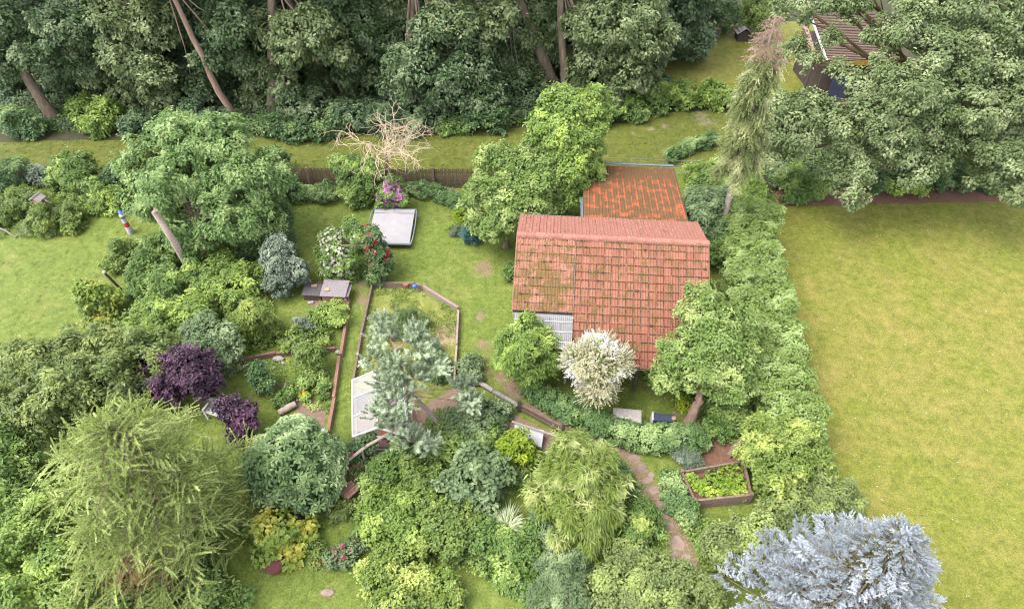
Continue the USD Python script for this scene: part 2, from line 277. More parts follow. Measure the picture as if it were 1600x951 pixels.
def strip(pts, widths, amp=.08, seed=0):      # polygon round a pixel polyline, widths in metres
    P = pxpoly(pts); L = LineString(P); n = max(4, int(L.length / .3)); s = np.linspace(0, L.length, n); C = np.array([L.interpolate(a).coords[0] for a in s])
    w = np.interp(s, [L.project(Point(p)) for p in P], widths) / 2; t = unit(np.gradient(C, axis=0)); nn = np.c_[-t[:, 1], t[:, 0]]
    j = lambda k: (meshkit.fbm(np.c_[C * 1.7, np.full(n, k + seed)], 3, 3) - .5)[:, None] * 4 * amp
    return Polygon(np.vstack([C + nn * (w[:, None]) + nn * j(1), (C - nn * w[:, None] + nn * j(7))[::-1]])).buffer(0)

gx, gy = np.meshgrid(np.linspace(-140, 140, 141), np.linspace(-30, 210, 121)); gv = np.c_[gx.ravel(), gy.ravel(), np.zeros(gx.size)]
i, j = np.meshgrid(np.arange(120), np.arange(140), indexing='ij'); a = (i * 141 + j).ravel()
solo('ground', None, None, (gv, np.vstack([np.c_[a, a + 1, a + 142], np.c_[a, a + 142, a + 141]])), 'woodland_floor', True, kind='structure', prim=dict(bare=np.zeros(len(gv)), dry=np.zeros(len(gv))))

lawn_poly = ragged(pxpoly([(-400, 300), (0, 296), (460, 290), (740, 294), (900, 262), (1130, 262), (1210, 330), (1232, 520), (1300, 690), (1420, 1060), (200, 1100), (-700, 1100)]), .2)
BARE = [(755, 420, 34, .8), (752, 495, 22, .8), (757, 540, 26, .75), (762, 580, 26, .75), (566, 470, 24, .8), (566, 445, 26, .7), (720, 345, 60, .5), (800, 440, 30, .6), (700, 300, 40, .7), (630, 555, 40, .5), (700, 520, 45, .75), (690, 470, 40, .5),
        (640, 480, 35, .4), (1015, 600, 34, .55), (1000, 660, 40, .45), (1060, 650, 40, .6), (950, 640, 40, .4), (510, 925, 20, .9), (225, 385, 22, .4), (40, 430, 30, .3), (880, 660, 40, .3), (1080, 260, 60, .3), (870, 690, 40, .4), (505, 890, 30, .5)]
sheet('lawn', lawn_poly, .004, 'lawn_grass', .4, bare=BARE, dry=[(650, 480, 90, .22), (60, 450, 140, .05), (780, 560, 60, .15)])
meadow_poly = ragged(pxpoly([(1208, 318), (1400, 316), (1900, 312), (2100, 1100), (1390, 1100), (1310, 740), (1262, 600), (1232, 480)]), .12)
sheet('meadow', meadow_poly, .008, 'meadow_grass', .45, dry=[(1400, 560, 190, .14), (1560, 480, 140, .12), (1290, 620, 60, .14), (1260, 480, 60, .14), (1330, 690, 40, .1)], bare=[(1300, 690, 30, .3), (1335, 640, 30, .3), (1360, 560, 40, .2), (1270, 560, 26, .4)])
track_poly = ragged(pxpoly([(-500, 232), (0, 222), (420, 215), (700, 205), (955, 196), (1010, 178), (1130, 172), (1190, 200), (1120, 262), (930, 262), (740, 274), (460, 270), (0, 276), (-500, 290)]), .35)
sheet('grass_track', track_poly, .006, 'track_grass', .4, bare=[(1015, 202, 14, .8), (1040, 197, 14, .8), (990, 207, 12, .7), (1100, 187, 44, .62), (1050, 238, 50, .5), (1150, 190, 40, .6), (960, 225, 40, .4)])
sheet('clearing', ragged(pxpoly([(1030, 140), (1030, 75), (1060, 48), (1090, 30), (1160, 40), (1290, 30), (1310, 140), (1160, 150)]), .4), .006, 'meadow_grass', .5, bare=[(1180, 60, 30, .5)], dry=[(1110, 95, 60, .15)])
sheet('soil_strip', ragged(pxpoly([(1195, 330), (1215, 296), (1420, 290), (1700, 284), (1700, 312), (1420, 318), (1220, 324)]), .15), .012, 'soil_red', .4)
sheet('vegetable_bed', ragged(pxpoly([(583, 452), (645, 450), (714, 489), (709, 600), (640, 640), (552, 600)]), .05), .012, 'bed_earth', .3, bare=[(690, 525, 50, .75), (600, 470, 30, .3), (640, 610, 50, .6), (690, 580, 40, .7), (590, 520, 30, .3)])
sheet('flower_bed', ragged(pxpoly([(425, 600), (455, 598), (478, 612), (508, 640), (508, 672), (480, 668), (462, 635), (430, 618)]), .12), .012, 'soil', .3)
sheet('flower_bed', ragged(pxpoly([(1085, 640), (1110, 650), (1150, 690), (1160, 722), (1090, 730), (1105, 690)]), .15), .012, 'soil_red', .3)
sheet('flower_bed', ragged(pxpoly([(712, 606), (870, 680), (850, 720), (700, 720), (560, 760), (540, 730), (600, 690), (640, 645)]), .15), .020, 'soil', .3)
sheet('flower_bed', ragged(pxpoly([(470, 440), (545, 440), (540, 486), (480, 476)]), .1), .012, 'soil', .3)
path = thing('garden_path', kind='structure')
PATH = [(778, 585), (800, 608), (840, 635), (880, 655), (930, 680), (975, 705), (1000, 735), (1022, 775), (1045, 815), (1062, 850), (1078, 885)]
sheet('trodden_earth', strip(PATH, [.45, .5, .55, .55, .55, .55, .65, .7, .8, .9, .9], .12), .016, 'lawn_grass', .2, bare=[(x, y, 46, .78 if k < 5 else .86) for k, (x, y) in enumerate(PATH)], parent=path)
for k, (x, y, w, h, a) in enumerate([(965, 700, .35, .3, .2), (990, 715, .5, .3, .1), (1003, 731, .45, .35, .4), (1012, 750, .42, .3, .3), (1021, 766, .45, .32, .2), (1030, 792, .5, .42, .3), (1040, 805, .42, .3, .6), (1045, 822, .45, .34, .1), (1058, 848, .52, .6, .3), (1052, 866, .36, .34, .2), (1072, 872, .42, .3, .5), (1036, 780, .3, .26, .9), (1018, 742, .26, .26, .5), (1080, 884, .4, .3, .2)]):
    r = rng_of(f'slab{k}'); c = at(x, y); n = 9; t = np.linspace(0, 2 * np.pi, n, endpoint=False) + r.uniform(-.2, .2, n); rad = r.uniform(.8, 1.1, n)
    ring = np.c_[np.cos(t) * w / 2 * rad, np.sin(t) * h / 2 * rad] @ np.array([[math.cos(a), math.sin(a)], [-math.sin(a), math.cos(a)]])
    v = np.vstack([np.c_[c[:2] + ring, np.full(n, .01)], np.c_[c[:2] + ring * .97, np.full(n, .024)], np.c_[c[:2] + ring * .88, np.full(n, .03)]]); f = []
    for l in (0, 1):
        for q in range(n): f += [[l * n + q, l * n + (q + 1) % n, l * n + n + (q + 1) % n], [l * n + q, l * n + n + (q + 1) % n, l * n + n + q]]
    f += [[2 * n, 2 * n + q, 2 * n + q + 1] for q in range(1, n - 1)]
    part(path, 'paving_slab', (v, np.array(f)), 'slab')

def blades(name, poly, dens, h, w, mt, label, seed, holes=()):
    r = rng_of(name + str(seed)); x0, y0, x1, y1 = poly.bounds; n = int((x1 - x0) * (y1 - y0) * dens); q = np.c_[r.uniform(x0, x1, n), r.uniform(y0, y1, n)]
    vis = np.array([q[:, 1] > 6, q[:, 1] < 62, np.abs(q[:, 0]) < 14 + q[:, 1] * .62]).all(0); q = q[vis]; q = q[shapely.contains_xy(poly, q[:, 0], q[:, 1])]
    for hp in holes: q = q[~shapely.contains_xy(hp, q[:, 0], q[:, 1])]
    g = meshkit.fbm(np.c_[q * .8, np.zeros(len(q))], 4, seed); q = q[r.random(len(q)) < np.clip((g - .15) * 2, .25, 1)]
    k = 9; base = np.repeat(q, k, 0) + r.normal(0, .055, (len(q) * k, 2)); m = len(base); a = r.uniform(0, 2 * np.pi, m); hh = h * r.uniform(.5, 1.3, m); lean = r.uniform(.2, 1.0, m) * hh
    d = np.c_[np.cos(a), np.sin(a)]; s = np.c_[-d[:, 1], d[:, 0]] * (w / 2)
    v = np.empty((m, 3, 3)); v[:, 0] = np.c_[base - s, np.full(m, .005)]; v[:, 1] = np.c_[base + s, np.full(m, .005)]; v[:, 2] = np.c_[base + d * lean[:, None], hh]
    solo(name, label, 'grass', (v.reshape(-1, 3), np.arange(3 * m).reshape(-1, 3)), mt, kind='stuff')
bed_holes = [Polygon(pxpoly(p)).buffer(.1) for p in ([(425, 600), (455, 598), (478, 612), (508, 640), (508, 672), (480, 668), (462, 635), (430, 618)],)] + [strip(PATH, [.3] * 6 + [.5] * 5)] + [Polygon(pxpoly([(x - r * .6, y), (x, y + r * .5), (x + r * .6, y), (x, y - r * .5)])) for x, y, r, a in BARE if a > .65]
blades('grass_tufts', lawn_poly, 22, .036, .026, 'blade', 'short bright green grass tufts of the garden lawn between the beds', 1, bed_holes)
blades('grass_tufts', meadow_poly, 20, .032, .024, 'blade_dry', 'sun-dried yellowish grass tufts of the open meadow right of the hedge', 2)
blades('grass_tufts', track_poly, 16, .07, .03, 'blade', 'rough grass tufts on the shaded track between fence and wood', 3)

# ------------------------------------------------------------------ foliage generators
def leaves(P, D, N, L, W, r, fold=.18):      # one folded four-cornered leaf per point; D lies along it, N faces out
    n = len(P); N = N + r.normal(0, .27, (n, 3)); D = D - N * (D * N).sum(1, keepdims=True) / (N * N).sum(1, keepdims=True); D = unit(D); N = unit(N); S = np.cross(D, N)
    k = r.uniform(.65, 1.3, n)[:, None]; L, W = L * k, W * k * r.uniform(.85, 1.15, (n, 1))
    v = np.empty((n, 4, 3)); v[:, 0] = P; v[:, 1] = P + D * L * .45 + S * W * .5 + N * W * fold; v[:, 2] = P + D * L - N * L * .1; v[:, 3] = P + D * L * .45 - S * W * .5 + N * W * fold
    b = np.arange(n)[:, None] * 4; f = np.concatenate([b + [0, 1, 2], b + [0, 2, 3]])
    return v.reshape(-1, 3), f
def sph(n, r): return unit(r.normal(size=(n, 3)))
class Blob:
    def __init__(s, c, rx, rz, seed): s.c, s.R, s.seed = np.asarray(c, float), np.array([rx, rx, rz]), seed
def blobs_px(spec, name):
    out = []
    for k, b in enumerate(spec):
        px, py, rp = b[:3]; opt = b[3] if len(b) > 3 else None; zs = b[4] if len(b) > 4 else .92
        if isinstance(opt, str): c = aty(px, py, float(opt[1:]))                      # 'y38': at that distance
        elif opt is None:                                                            # stands on the ground
            z = .5
            for _ in range(4): c = at(px, py, z); z = max(.12, .72 * rp * mpp(c) * zs)
        else: c = at(px, py, opt)
        rr = .9 * rp * mpp(c); out.append(Blob(c, rr, rr * zs, k))
    return out
def satellites(blobs, r, n=3, size=(.3, .55)):
    out = list(blobs)
    for b in blobs:
        for k in range(n):
            d = unit(sph(1, r)[0] + [0, 0, .45]); q = r.uniform(*size); c = b.c + d * b.R * r.uniform(.75, 1.02)
            if c[2] > .1: out.append(Blob(c, b.R[0] * q, b.R[2] * q, b.seed + 31 * (k + 1)))
    return out
def crown(blobs, L, W, r, cover=1.9, clump=None, droop=0.0, amp=.45, inner=.35, zmin=.03, sats=3, sprig=.5):
    if sats: blobs = satellites(blobs, r, sats)
    PS, DS, NS = [], [], []
    for b in blobs:
        R = b.R; area = 4 * np.pi * ((R[0] * R[1]) ** 1.6 / 3 + (R[0] * R[2]) ** 1.6 * 2 / 3) ** (1 / 1.6) * .8
        rc = clump or np.clip(.26 * R[0], .14, .55); K = max(5, int(area / (np.pi * rc * rc) * 1.25)); n = int(area * cover / (.5 * L * W)); n = max(n, 20)
        d = sph(int(K * 1.6), r); d = d[(d[:, 2] > -.55) | (r.random(len(d)) < .35)][:K]; K = len(d)
        if K == 0: continue
        rad = .86 + amp * (meshkit.fbm(d * 1.6 + b.seed * 5.3 + 11, 3, b.seed) - .5) * 2 + r.normal(0, .085, K)
        C = b.c + d * R * rad[:, None]
        keep = np.ones(K, bool)
        for o in blobs:
            if o is not b: keep &= np.linalg.norm((C - o.c) / o.R, axis=1) > .72
        if keep.sum() == 0: continue
        C, d = C[keep], d[keep]; n = max(12, int(n * keep.mean())); ci = r.integers(0, len(C), n); w = sph(n, r) + .55 * d[ci]; w = unit(w); sc = rc * r.uniform(.6, 1.25, len(C))[ci] * r.random(n) ** .3
        P = C[ci] + w * sc[:, None] * [1, 1, .8]
        N = unit(w * .6 + d[ci] * .5 + np.array([0, 0, .95])); D = unit(w + r.normal(0, .6, (n, 3)) + np.array([0, 0, -.25 - droop * 2.2]))
        PS.append(P); DS.append(D); NS.append(N)
        m = int(len(C) * sprig)
        if m:                                # leafy sprigs that stick out of the outline
            si = r.integers(0, len(C), m); sd = unit(d[si] + r.normal(0, .45, (m, 3)) + np.array([0, 0, .35 - droop])); ln = rc * r.uniform(.9, 2.0, m); k = int(max(5, min(16, rc * 1.6 / L * 3))); t = r.random((m, k))
            P = (C[si][:, None] + sd[:, None] * (t * ln[:, None])[..., None] + r.normal(0, L * .3, (m, k, 3))).reshape(-1, 3); PS.append(P); DS.append(unit(np.repeat(sd, k, 0) + r.normal(0, .6, (m * k, 3)))); NS.append(unit(np.repeat(d[si], k, 0) * .4 + [0, 0, .8]))
        m = int(n * inner * .4); q = sph(m, r); PS.append(b.c + q * R * (r.uniform(.35, .72, m)[:, None])); DS.append(sph(m, r)); NS.append(unit(q + [0, 0, .5]))
    P, D, N = np.vstack(PS), np.vstack(DS), np.vstack(NS); k = P[:, 2] > zmin; P, D, N = P[k], D[k], N[k]
    return leaves(P, D, N, L, W, r)
def cover_plants(label, pts, hmax, mt, L=.13, W=.08, cov=1.7, scale=.7, thr=.0, seed=0):   # uncountable low plants between the shrubs
    r = rng_of(label); poly = ragged(pxpoly(pts), .25); x0, y0, x1, y1 = poly.bounds; n = int((x1 - x0) * (y1 - y0) * cov / (.5 * L * W)); q = np.c_[r.uniform(x0, x1, n), r.uniform(y0, y1, n)]
    q = q[shapely.contains_xy(poly, q[:, 0], q[:, 1])]; g = meshkit.fbm(np.c_[q * scale + 17, np.full(len(q), seed + .5)], 4, seed); g2 = meshkit.fbm(np.c_[q * 2.7, np.full(len(q), seed + 4.5)], 2, seed + 3)
    k = g > thr
    for hx, hy, hr in ((792, 815, 44), (1120, 750, 60), (825, 685, 34), (600, 640, 70), (545, 768, 20)): c_ = at(hx, hy); k &= np.linalg.norm((q - c_[:2]) * [1, .8], axis=1) > hr * mpp(c_)
    q, g, g2 = q[k], g[k], g2[k]; h = hmax * np.clip((g - .25) * 1.6, .08, 1) * (.55 + .9 * g2); n = len(q); z = .03 + h * r.random(n) ** .45
    solo('ground_cover', label, 'ground cover', leaves(np.c_[q, z], unit(r.normal(size=(n, 3)) + [0, 0, .1]), unit(r.normal(0, .45, (n, 3)) + [0, -.1, 1]), L, W, r), 'leaf_' + mt, kind='stuff')
def stems(blobs, base, r, rad=.03, k=5):
    m = MB()
    for _ in range(k):
        b = blobs[r.integers(len(blobs))]; e = b.c + sph(1, r)[0] * b.R * .6; e[2] = max(e[2], .1)
        m.add(tube(wob(base + np.r_[r.normal(0, .12, 2), 0], e, 5, .06, r), np.linspace(rad, rad * .3, 5), 5))
    return m
def limbs(m, top, blobs, r, rad, twigs=3):
    for b in blobs:
        a = top + (b.c - top) * 0; mid = (a + b.c) / 2 + np.r_[r.normal(0, .15, 2), -.1 * np.linalg.norm(b.c - a)]
        P = np.array([a, (a + mid) / 2, mid, (mid + b.c) / 2 + r.normal(0, .08, 3), b.c]); m.add(tube(P, np.linspace(rad, rad * .3, 5), 6))
        for _ in range(twigs):
            e = b.c + sph(1, r)[0] * b.R * .85; m.add(tube(wob(b.c + (mid - b.c) * r.uniform(0, .6), e, 4, .08, r), np.linspace(rad * .35, rad * .08, 4), 4))
def flowers(blobs, n, size, r, up=.6):       # little rosettes of petals on the outside of the leaves
    m = MB(); bi = r.choice(len(blobs), n, p=np.array([b.R[0] ** 2 for b in blobs]) / sum(b.R[0] ** 2 for b in blobs)); V, Fc = [], []
    for q in range(n):
        b = blobs[bi[q]]; d = unit(sph(1, r)[0] + [0, -.25, up]); c = b.c + d * b.R * r.uniform(.95, 1.12); c[2] = max(c[2], .06)
        s = size * r.uniform(.7, 1.3); ax = unit(np.cross(d, [.3, .5, .2])); ay = np.cross(d, ax)
        for lay, tilt in ((1.0, .25), (.6, .7)):
            for k in range(5):
                a0 = 2 * np.pi * k / 5 + lay; a = ax * math.cos(a0) + ay * math.sin(a0); t = np.cross(d, a)
                m.add(np.array([c, c + (a * .6 + t * .4) * s * lay + d * tilt * s * .6, c + a * s * lay + d * tilt * s * .8, c + (a * .6 - t * .4) * s * lay + d * tilt * s * .6]), np.array([[0, 1, 2], [0, 2, 3]]))
    return m
def bush(name, label, cat, mt, spec, L=.12, W=.07, cover=1.9, group=None, flower=None, stem=True, world=None, **kw):
    r = rng_of(label); B = world or blobs_px(spec, name); base = np.array([np.mean([b.c[0] for b in B]), np.mean([b.c[1] for b in B]), 0]); t = thing(name, label, cat, base, group)
    part(t, 'foliage', crown(B, L, W, r, cover, **kw), 'leaf_' + mt)
    if stem: part(t, 'stem', stems(B, base, r), 'bark')
    if flower:
        for nm, col, n, s in flower: part(t, nm, flowers(B, n, s, r), 'petal_' + col, kind='stuff')
    return t
def tree(name, label, cat, mt, trunk, spec, rad=.18, L=.14, W=.085, cover=1.9, bark='bark', group=None, limb=.4, flower=None, world=None, twigs=3, **kw):
    """trunk: points of the stem from the ground up"""
    r = rng_of(label); B = world or blobs_px(spec, name); tr = np.array(trunk, float); t = thing(name, label, cat, (tr[0][0], tr[0][1], 0), group)
    m = MB(); k = 9; s = np.linspace(0, 1, k); seg = np.linspace(0, 1, len(tr)); P = np.c_[[np.interp(s, seg, tr[:, i]) for i in range(3)]].T; P[1:-1] += r.normal(0, .04, (k - 2, 3)); P[0, 2] = -.05
    R = rad * (1 - .5 * s); R[0] *= 1.35; m.add(tube(P, R, 9)); part(t, 'trunk', m, bark, 40)
    lm = MB(); limbs(lm, P[-1], B, r, rad * limb, twigs); part(t, 'branch', lm, bark)
    part(t, 'crown', crown(B, L, W, r, cover, **kw), 'leaf_' + mt)
    if flower:
        for nm, col, n, sz in flower: part(t, nm, flowers(B, n, sz, r), 'petal_' + col, kind='stuff')
    return t
def shoots(P, D, LEN, RAD, needles, r, nw=.02, curve=0.0):   # bottlebrush shoots: P start, D direction, LEN length
    n = len(P); LEN = np.broadcast_to(LEN, n); t = r.random((n, needles)) ; a = r.uniform(0, 2 * np.pi, (n, needles))
    D = unit(D); X = unit(np.cross(D, r.normal(size=(n, 3)))); Y = np.cross(D, X); g = np.array([0, 0, -1.0])
    ax = P[:, None] + D[:, None] * (t * LEN[:, None])[..., None] + g * (curve * (t * LEN[:, None]) ** 2)[..., None]
    o = X[:, None] * np.cos(a)[..., None] + Y[:, None] * np.sin(a)[..., None]; taper = (RAD * (1.1 - .55 * t))[..., None] * r.uniform(.7, 1.2, (n, needles, 1))
    tip = ax + o * taper + D[:, None] * taper * .9; s = np.cross(o, D[:, None]) * nw / 2 + D[:, None] * nw * .3
    v = np.stack([ax - s, ax + s, tip], 2).reshape(-1, 3)
    return v, np.arange(len(v)).reshape(-1, 3)
#---HOUSE---
# ------------------------------------------------------------------ cottage
ZR = 4.3
rl, rr_ = at(808, 366, ZR), at(1107, 380, ZR)
O = rl.copy(); e = unit(rr_ - rl); bk = np.array([-e[1], e[0], 0]); LEN = np.linalg.norm(rr_ - rl)
FA, BA = math.radians(29), math.radians(20)
FS, BS = math.tan(FA), math.tan(BA)
LW = lambda s, d, z: O + e * s - bk * d + np.array([0, 0, z - ZR])
cott = thing('cottage', 'garden cottage with mossy orange-red tiled gable roof and lower rear annex', 'cottage', (O[0], O[1], 0))
TW, TE = LEN / 26.0, .345
zf = lambda d: ZR - FS * d
zb = lambda d: ZR - BS * d
AZ0, AD0, ADL, ASL = 3.42, 1.95, 5.75, math.tan(math.radians(9.5))
q0 = at(912, 344, 3.45); q1 = at(1076, 350, 3.45); AS0 = float((q0 - O) @ e); AS1 = float((q1 - O) @ e)
spot = LW(1.25, 1.9, zf(1.9))
tilemat('tile_salmon', (.205, .092, .062), (.165, .07, .045), .06, (spot, 2.1, .2), .5)
tilemat('tile_red', (.175, .073, .047), (.14, .052, .032), .05, None, .4)
tilemat('tile_back', (.2, .086, .064), (.165, .066, .048), .15, None, .75, lth=.57)
tilemat('tile_annex', (.24, .065, .026), (.19, .047, .019), -.055, None, .12, (.07, .047, .012))
plain('moss', (.085, .05, .024), (.035, .02, .011), 9, .95, bump=.8)
plain('deck', (.05, .035, .03), (.035, .025, .02), 8, .9)
PROF = [(0, .012), (.1, .030), (.21, .006), (.41, .004), (.52, .030), (.63, .004), (.9, .002), (.985, .0)]
def tile(o, u, w, n, tw, tl, r):             # pantile: o upper left corner, u across, w down the slope, n out
    o = o + n * r.uniform(-.006, .006) + u * r.uniform(-.004, .004) + w * r.normal(0, .009); up, lo = r.uniform(-.004, .003), .028 + r.uniform(-.006, .006)
    A = np.array([o + u * a * tw + n * (h + up) for a, h in PROF]); B = np.array([o + u * a * tw + w * tl + n * (h + lo) for a, h in PROF]); C = np.array([o + u * a * tw + w * tl + n * (h * .3 - .004) for a, h in PROF])
    k = len(PROF); f = []
    for i in range(k - 1): f += [[i, k + i, k + i + 1], [i, k + i + 1, i + 1], [k + i, 2 * k + i, 2 * k + i + 1], [k + i, 2 * k + i + 1, k + i + 1]]
    return np.vstack([A, B, C]), np.array(f)
rt = rng_of('tiles'); sf = FA; Z = np.array([0, 0, 1.0])
wF, nF = -bk * math.cos(sf) - Z * math.sin(sf), -bk * math.sin(sf) + Z * math.cos(sf)
sb = BA; wB, nB = bk * math.cos(sb) - Z * math.sin(sb), bk * math.sin(sb) + Z * math.cos(sb)
sa = math.atan(ASL); wA, nA = bk * math.cos(sa) - Z * math.sin(sa), bk * math.sin(sa) + Z * math.cos(sa)
roof = part(cott, 'roof', MB().add(prism([(-.02, ZR - .03), (2.82, zf(2.82) - .03), (2.82, zf(2.82) - .15), (-.02, ZR - .15)], e, LW(0, 0, 0), .03, 8.2 * TW, bk))
            .add(prism([(-.02, ZR - .05), (4.5, zf(4.5) - .05), (4.5, zf(4.5) - .17), (-.02, ZR - .17)], e, LW(0, 0, 0), 8.2 * TW + .01, LEN - .03, bk))
            .add(prism([(-2.2, zb(2.2) - .03), (-.03, ZR - .04), (-.03, ZR - .16), (-2.2, zb(2.2) - .15)], e, LW(0, 0, 0), .03, LEN - .03, bk))
            .add(prism([(-AD0 - ADL, AZ0 - ASL * ADL - .03), (-AD0, AZ0 - .03), (-AD0, AZ0 - .15), (-AD0 - ADL, AZ0 - ASL * ADL - .15)], e, LW(0, 0, 0), AS0 + .03, AS1 - .03, bk)), 'deck')
rest, cnt = MB(), 0
for c in range(26):
    for row in range(9 if c < 8 else 15):
        s0 = c * TW + (.06 if c >= 8 else 0) * 0; lift = 0.0 if c < 8 else -.012
        t = tile(LW(s0, 0, ZR) + wF * (row * TE + .03) + nF * lift, e, wF, nF, TW, TE + .05, rt)
        if cnt < 300 and not (c > 20 and row > 9): part(roof, 'tile', t, 'tile_salmon' if c < 8 else 'tile_red'); cnt += 1
        else: rest.add(t)
part(roof, 'lower_tiles', rest, 'tile_red', kind='stuff')
rest = MB()
for c in range(26):
    for row in range(7): rest.add(tile(LW((c + 1) * TW, 0, ZR) + wB * (row * TE + .03), -e, wB, nB, TW, TE + .05, rt))
part(roof, 'back_tiles', rest, 'tile_back', kind='stuff')
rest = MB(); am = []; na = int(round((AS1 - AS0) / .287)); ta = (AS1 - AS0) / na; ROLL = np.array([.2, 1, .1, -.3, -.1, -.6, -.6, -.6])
for c in range(na):
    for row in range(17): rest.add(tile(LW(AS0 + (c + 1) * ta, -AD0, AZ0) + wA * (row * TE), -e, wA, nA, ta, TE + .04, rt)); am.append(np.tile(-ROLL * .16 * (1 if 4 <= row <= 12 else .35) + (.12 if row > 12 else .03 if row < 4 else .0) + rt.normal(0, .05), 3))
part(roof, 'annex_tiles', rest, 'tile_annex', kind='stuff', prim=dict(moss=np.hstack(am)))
nr = 21
for k in range(nr):                           # ridge tiles, each a half round overlapping the next
    L = LEN / nr; a = np.linspace(-.15 * np.pi, 1.15 * np.pi, 9); v = []
    for s, rad in ((k * L, .135), ((k + 1) * L + .02, .15)):
        for sh in (0, .012): v += [LW(s, 0, ZR - .03) + (-bk * math.cos(t) * (rad - sh) + Z * math.sin(t) * (rad - sh)) for t in a]
    v = np.array(v); f = []
    for q in range(8):
        f += [[q, q + 1, 18 + q + 1], [q, 18 + q + 1, 18 + q], [18 + q, 18 + q + 1, 27 + q + 1], [18 + q, 27 + q + 1, 27 + q], [q, 9 + q + 1, q + 1], [q, 9 + q, 9 + q + 1]]
    part(roof, 'ridge_tile', (v, np.array(f)), 'tile_back')
mo = MB()                                     # moss growing in the joints
def mossrun(a, b, n, p, r, wd):
    for k in range(n):
        t = (k + r.random()) / n; c = a + (b - a) * t
        if meshkit.fbm(c[None] * 1.1 + 3, 3, 4)[0] + r.normal(0, .07) > 1 - p: mo.add(lump(c, wd * r.uniform(.5, 1.15), int(r.integers(99)), .4, 0, (1.5, 1, .7)))
for c in range(26):
    last = 9 if c < 8 else 15
    for row in range(1, last + 1):
        d0 = row * TE + .075; p_ = LW(c * TW, 0, ZR) + wF * d0 + nF * .012
        if rt.random() < .93: mo.add(bar(p_ + e * .01, p_ + e * TW * (1.0 if rt.random() < .7 else rt.uniform(.5, .95)), (.014 if c < 8 else .02) + rt.uniform(0, .02), .03, nF))
        if c and rt.random() < (.92 if c > 8 and row > 3 else .72 if c > 8 else .5): q_ = LW(c * TW - .004, 0, ZR) + wF * (row * TE - TE + .05) + nF * .02; mo.add(bar(q_ + wF * rt.uniform(0, .12), q_ + wF * TE, .012 + rt.uniform(0, .02), .024, nF))
        if rt.random() < .10: mo.add(lump(p_ + e * TW * rt.random() + nF * .02, rt.uniform(.025, .06), int(rt.integers(99)), .4, 1, (1.2, 1, .6)))
mossrun(LW(0, .15, ZR - .08), LW(LEN, .15, ZR - .08), 170, .62, rt, .03)
mossrun(LW(8.1 * TW, 0.1, zf(.1)) + nF * .02, LW(8.1 * TW, 2.8, zf(2.8)) + nF * .02, 90, .75, rt, .03)
part(roof, 'moss', mo, 'moss', kind='stuff')
part(roof, 'verge_board', bar(LW(8.1 * TW, .1, zf(.1) + .03), LW(8.1 * TW, 2.8, zf(2.8) + .03), .03, .03), 'old_wood')
for s, d in ((-.012, 2.82), (LEN + .012, 4.5)): part(roof, 'barge_board', bar(LW(s, 0, ZR - .07), LW(s, d, zf(d) - .07), .024, .17), 'red_wood'); part(roof, 'barge_board', bar(LW(s, 0, ZR - .07), LW(s, -2.25, zb(2.25) - .07), .024, .17), 'red_wood')
def gutter(a, b, name='gutter', rad=.06):
    a, b = np.asarray(a), np.asarray(b); d = unit(b - a); s = unit(np.cross(d, Z)); t = np.linspace(np.pi, 2 * np.pi, 8); v = []
    for p in (a, b):
        for rd in (rad, rad - .012): v += [p + s * math.cos(x) * rd + Z * math.sin(x) * rd for x in t]
    f = []
    for q in range(7): f += [[q, q + 1, 16 + q + 1], [q, 16 + q + 1, 16 + q], [8 + q, 24 + q, 24 + q + 1], [8 + q, 24 + q + 1, 8 + q + 1]]
    f += [[0, 16, 24], [0, 24, 8], [7, 15, 31], [7, 31, 23]]
    return part(roof, name, (np.array(v), np.array(f)), 'metal_grey')
gutter(LW(8.2 * TW, 4.60, zf(4.5) - .03), LW(LEN, 4.60, zf(4.5) - .03)); gutter(LW(0, 2.9, zf(2.85)), LW(8.0 * TW, 2.9, zf(2.85)), rad=.045)
gutter(LW(0, -2.28, zb(2.28) + .02), LW(AS0 - .08, -2.28, zb(2.28) + .02), rad=.07)
gutter(LW(AS0 - .07, -2.28, AZ0 - .05), LW(AS0 - .07, -4.3, AZ0 - ASL * 2.0 - .02), rad=.055)
ze = AZ0 - ASL * ADL; gutter(LW(AS0 - .1, -AD0 - ADL - .24, ze + .09), LW(AS1 + .05, -AD0 - ADL - .24, ze + .09), rad=.08)
part(roof, 'verge_flashing', bar(LW(AS1 + .02, -AD0, AZ0), LW(AS1 + .02, -AD0 - ADL, ze), .03, .12), 'dark_wood')
part(roof, 'flashing', bar(LW(AS1 - .1, -2.24, zb(2.24) - .02), LW(AS1 + .35, -2.24, zb(2.24) - .02), .10, .03), 'alu')
part(cott, 'wall', prism([(-2.0, 0), (2.3, 0), (2.3, zf(2.3) - .2), (0, ZR - .2), (-2.0, zb(2.0) - .2)], e, LW(0, 0, 0), .15, LEN - .15, bk), 'white_wall')
for s in (8.4 * TW, 17 * TW, LEN - .2): part(cott, 'porch_post', bar(LW(s, 4.3, 0), LW(s, 4.3, zf(4.3) - .17), .1, .1, (1, 0, 0)), 'dark_wood')
part(cott, 'annex_wall', prism([(-AD0 - ADL + .15, 0), (-2.01, 0), (-2.01, AZ0 - .2), (-AD0 - ADL + .15, ze - .2)], e, LW(0, 0, 0), AS0 + .15, AS1 - .15, bk), 'dark_wood')
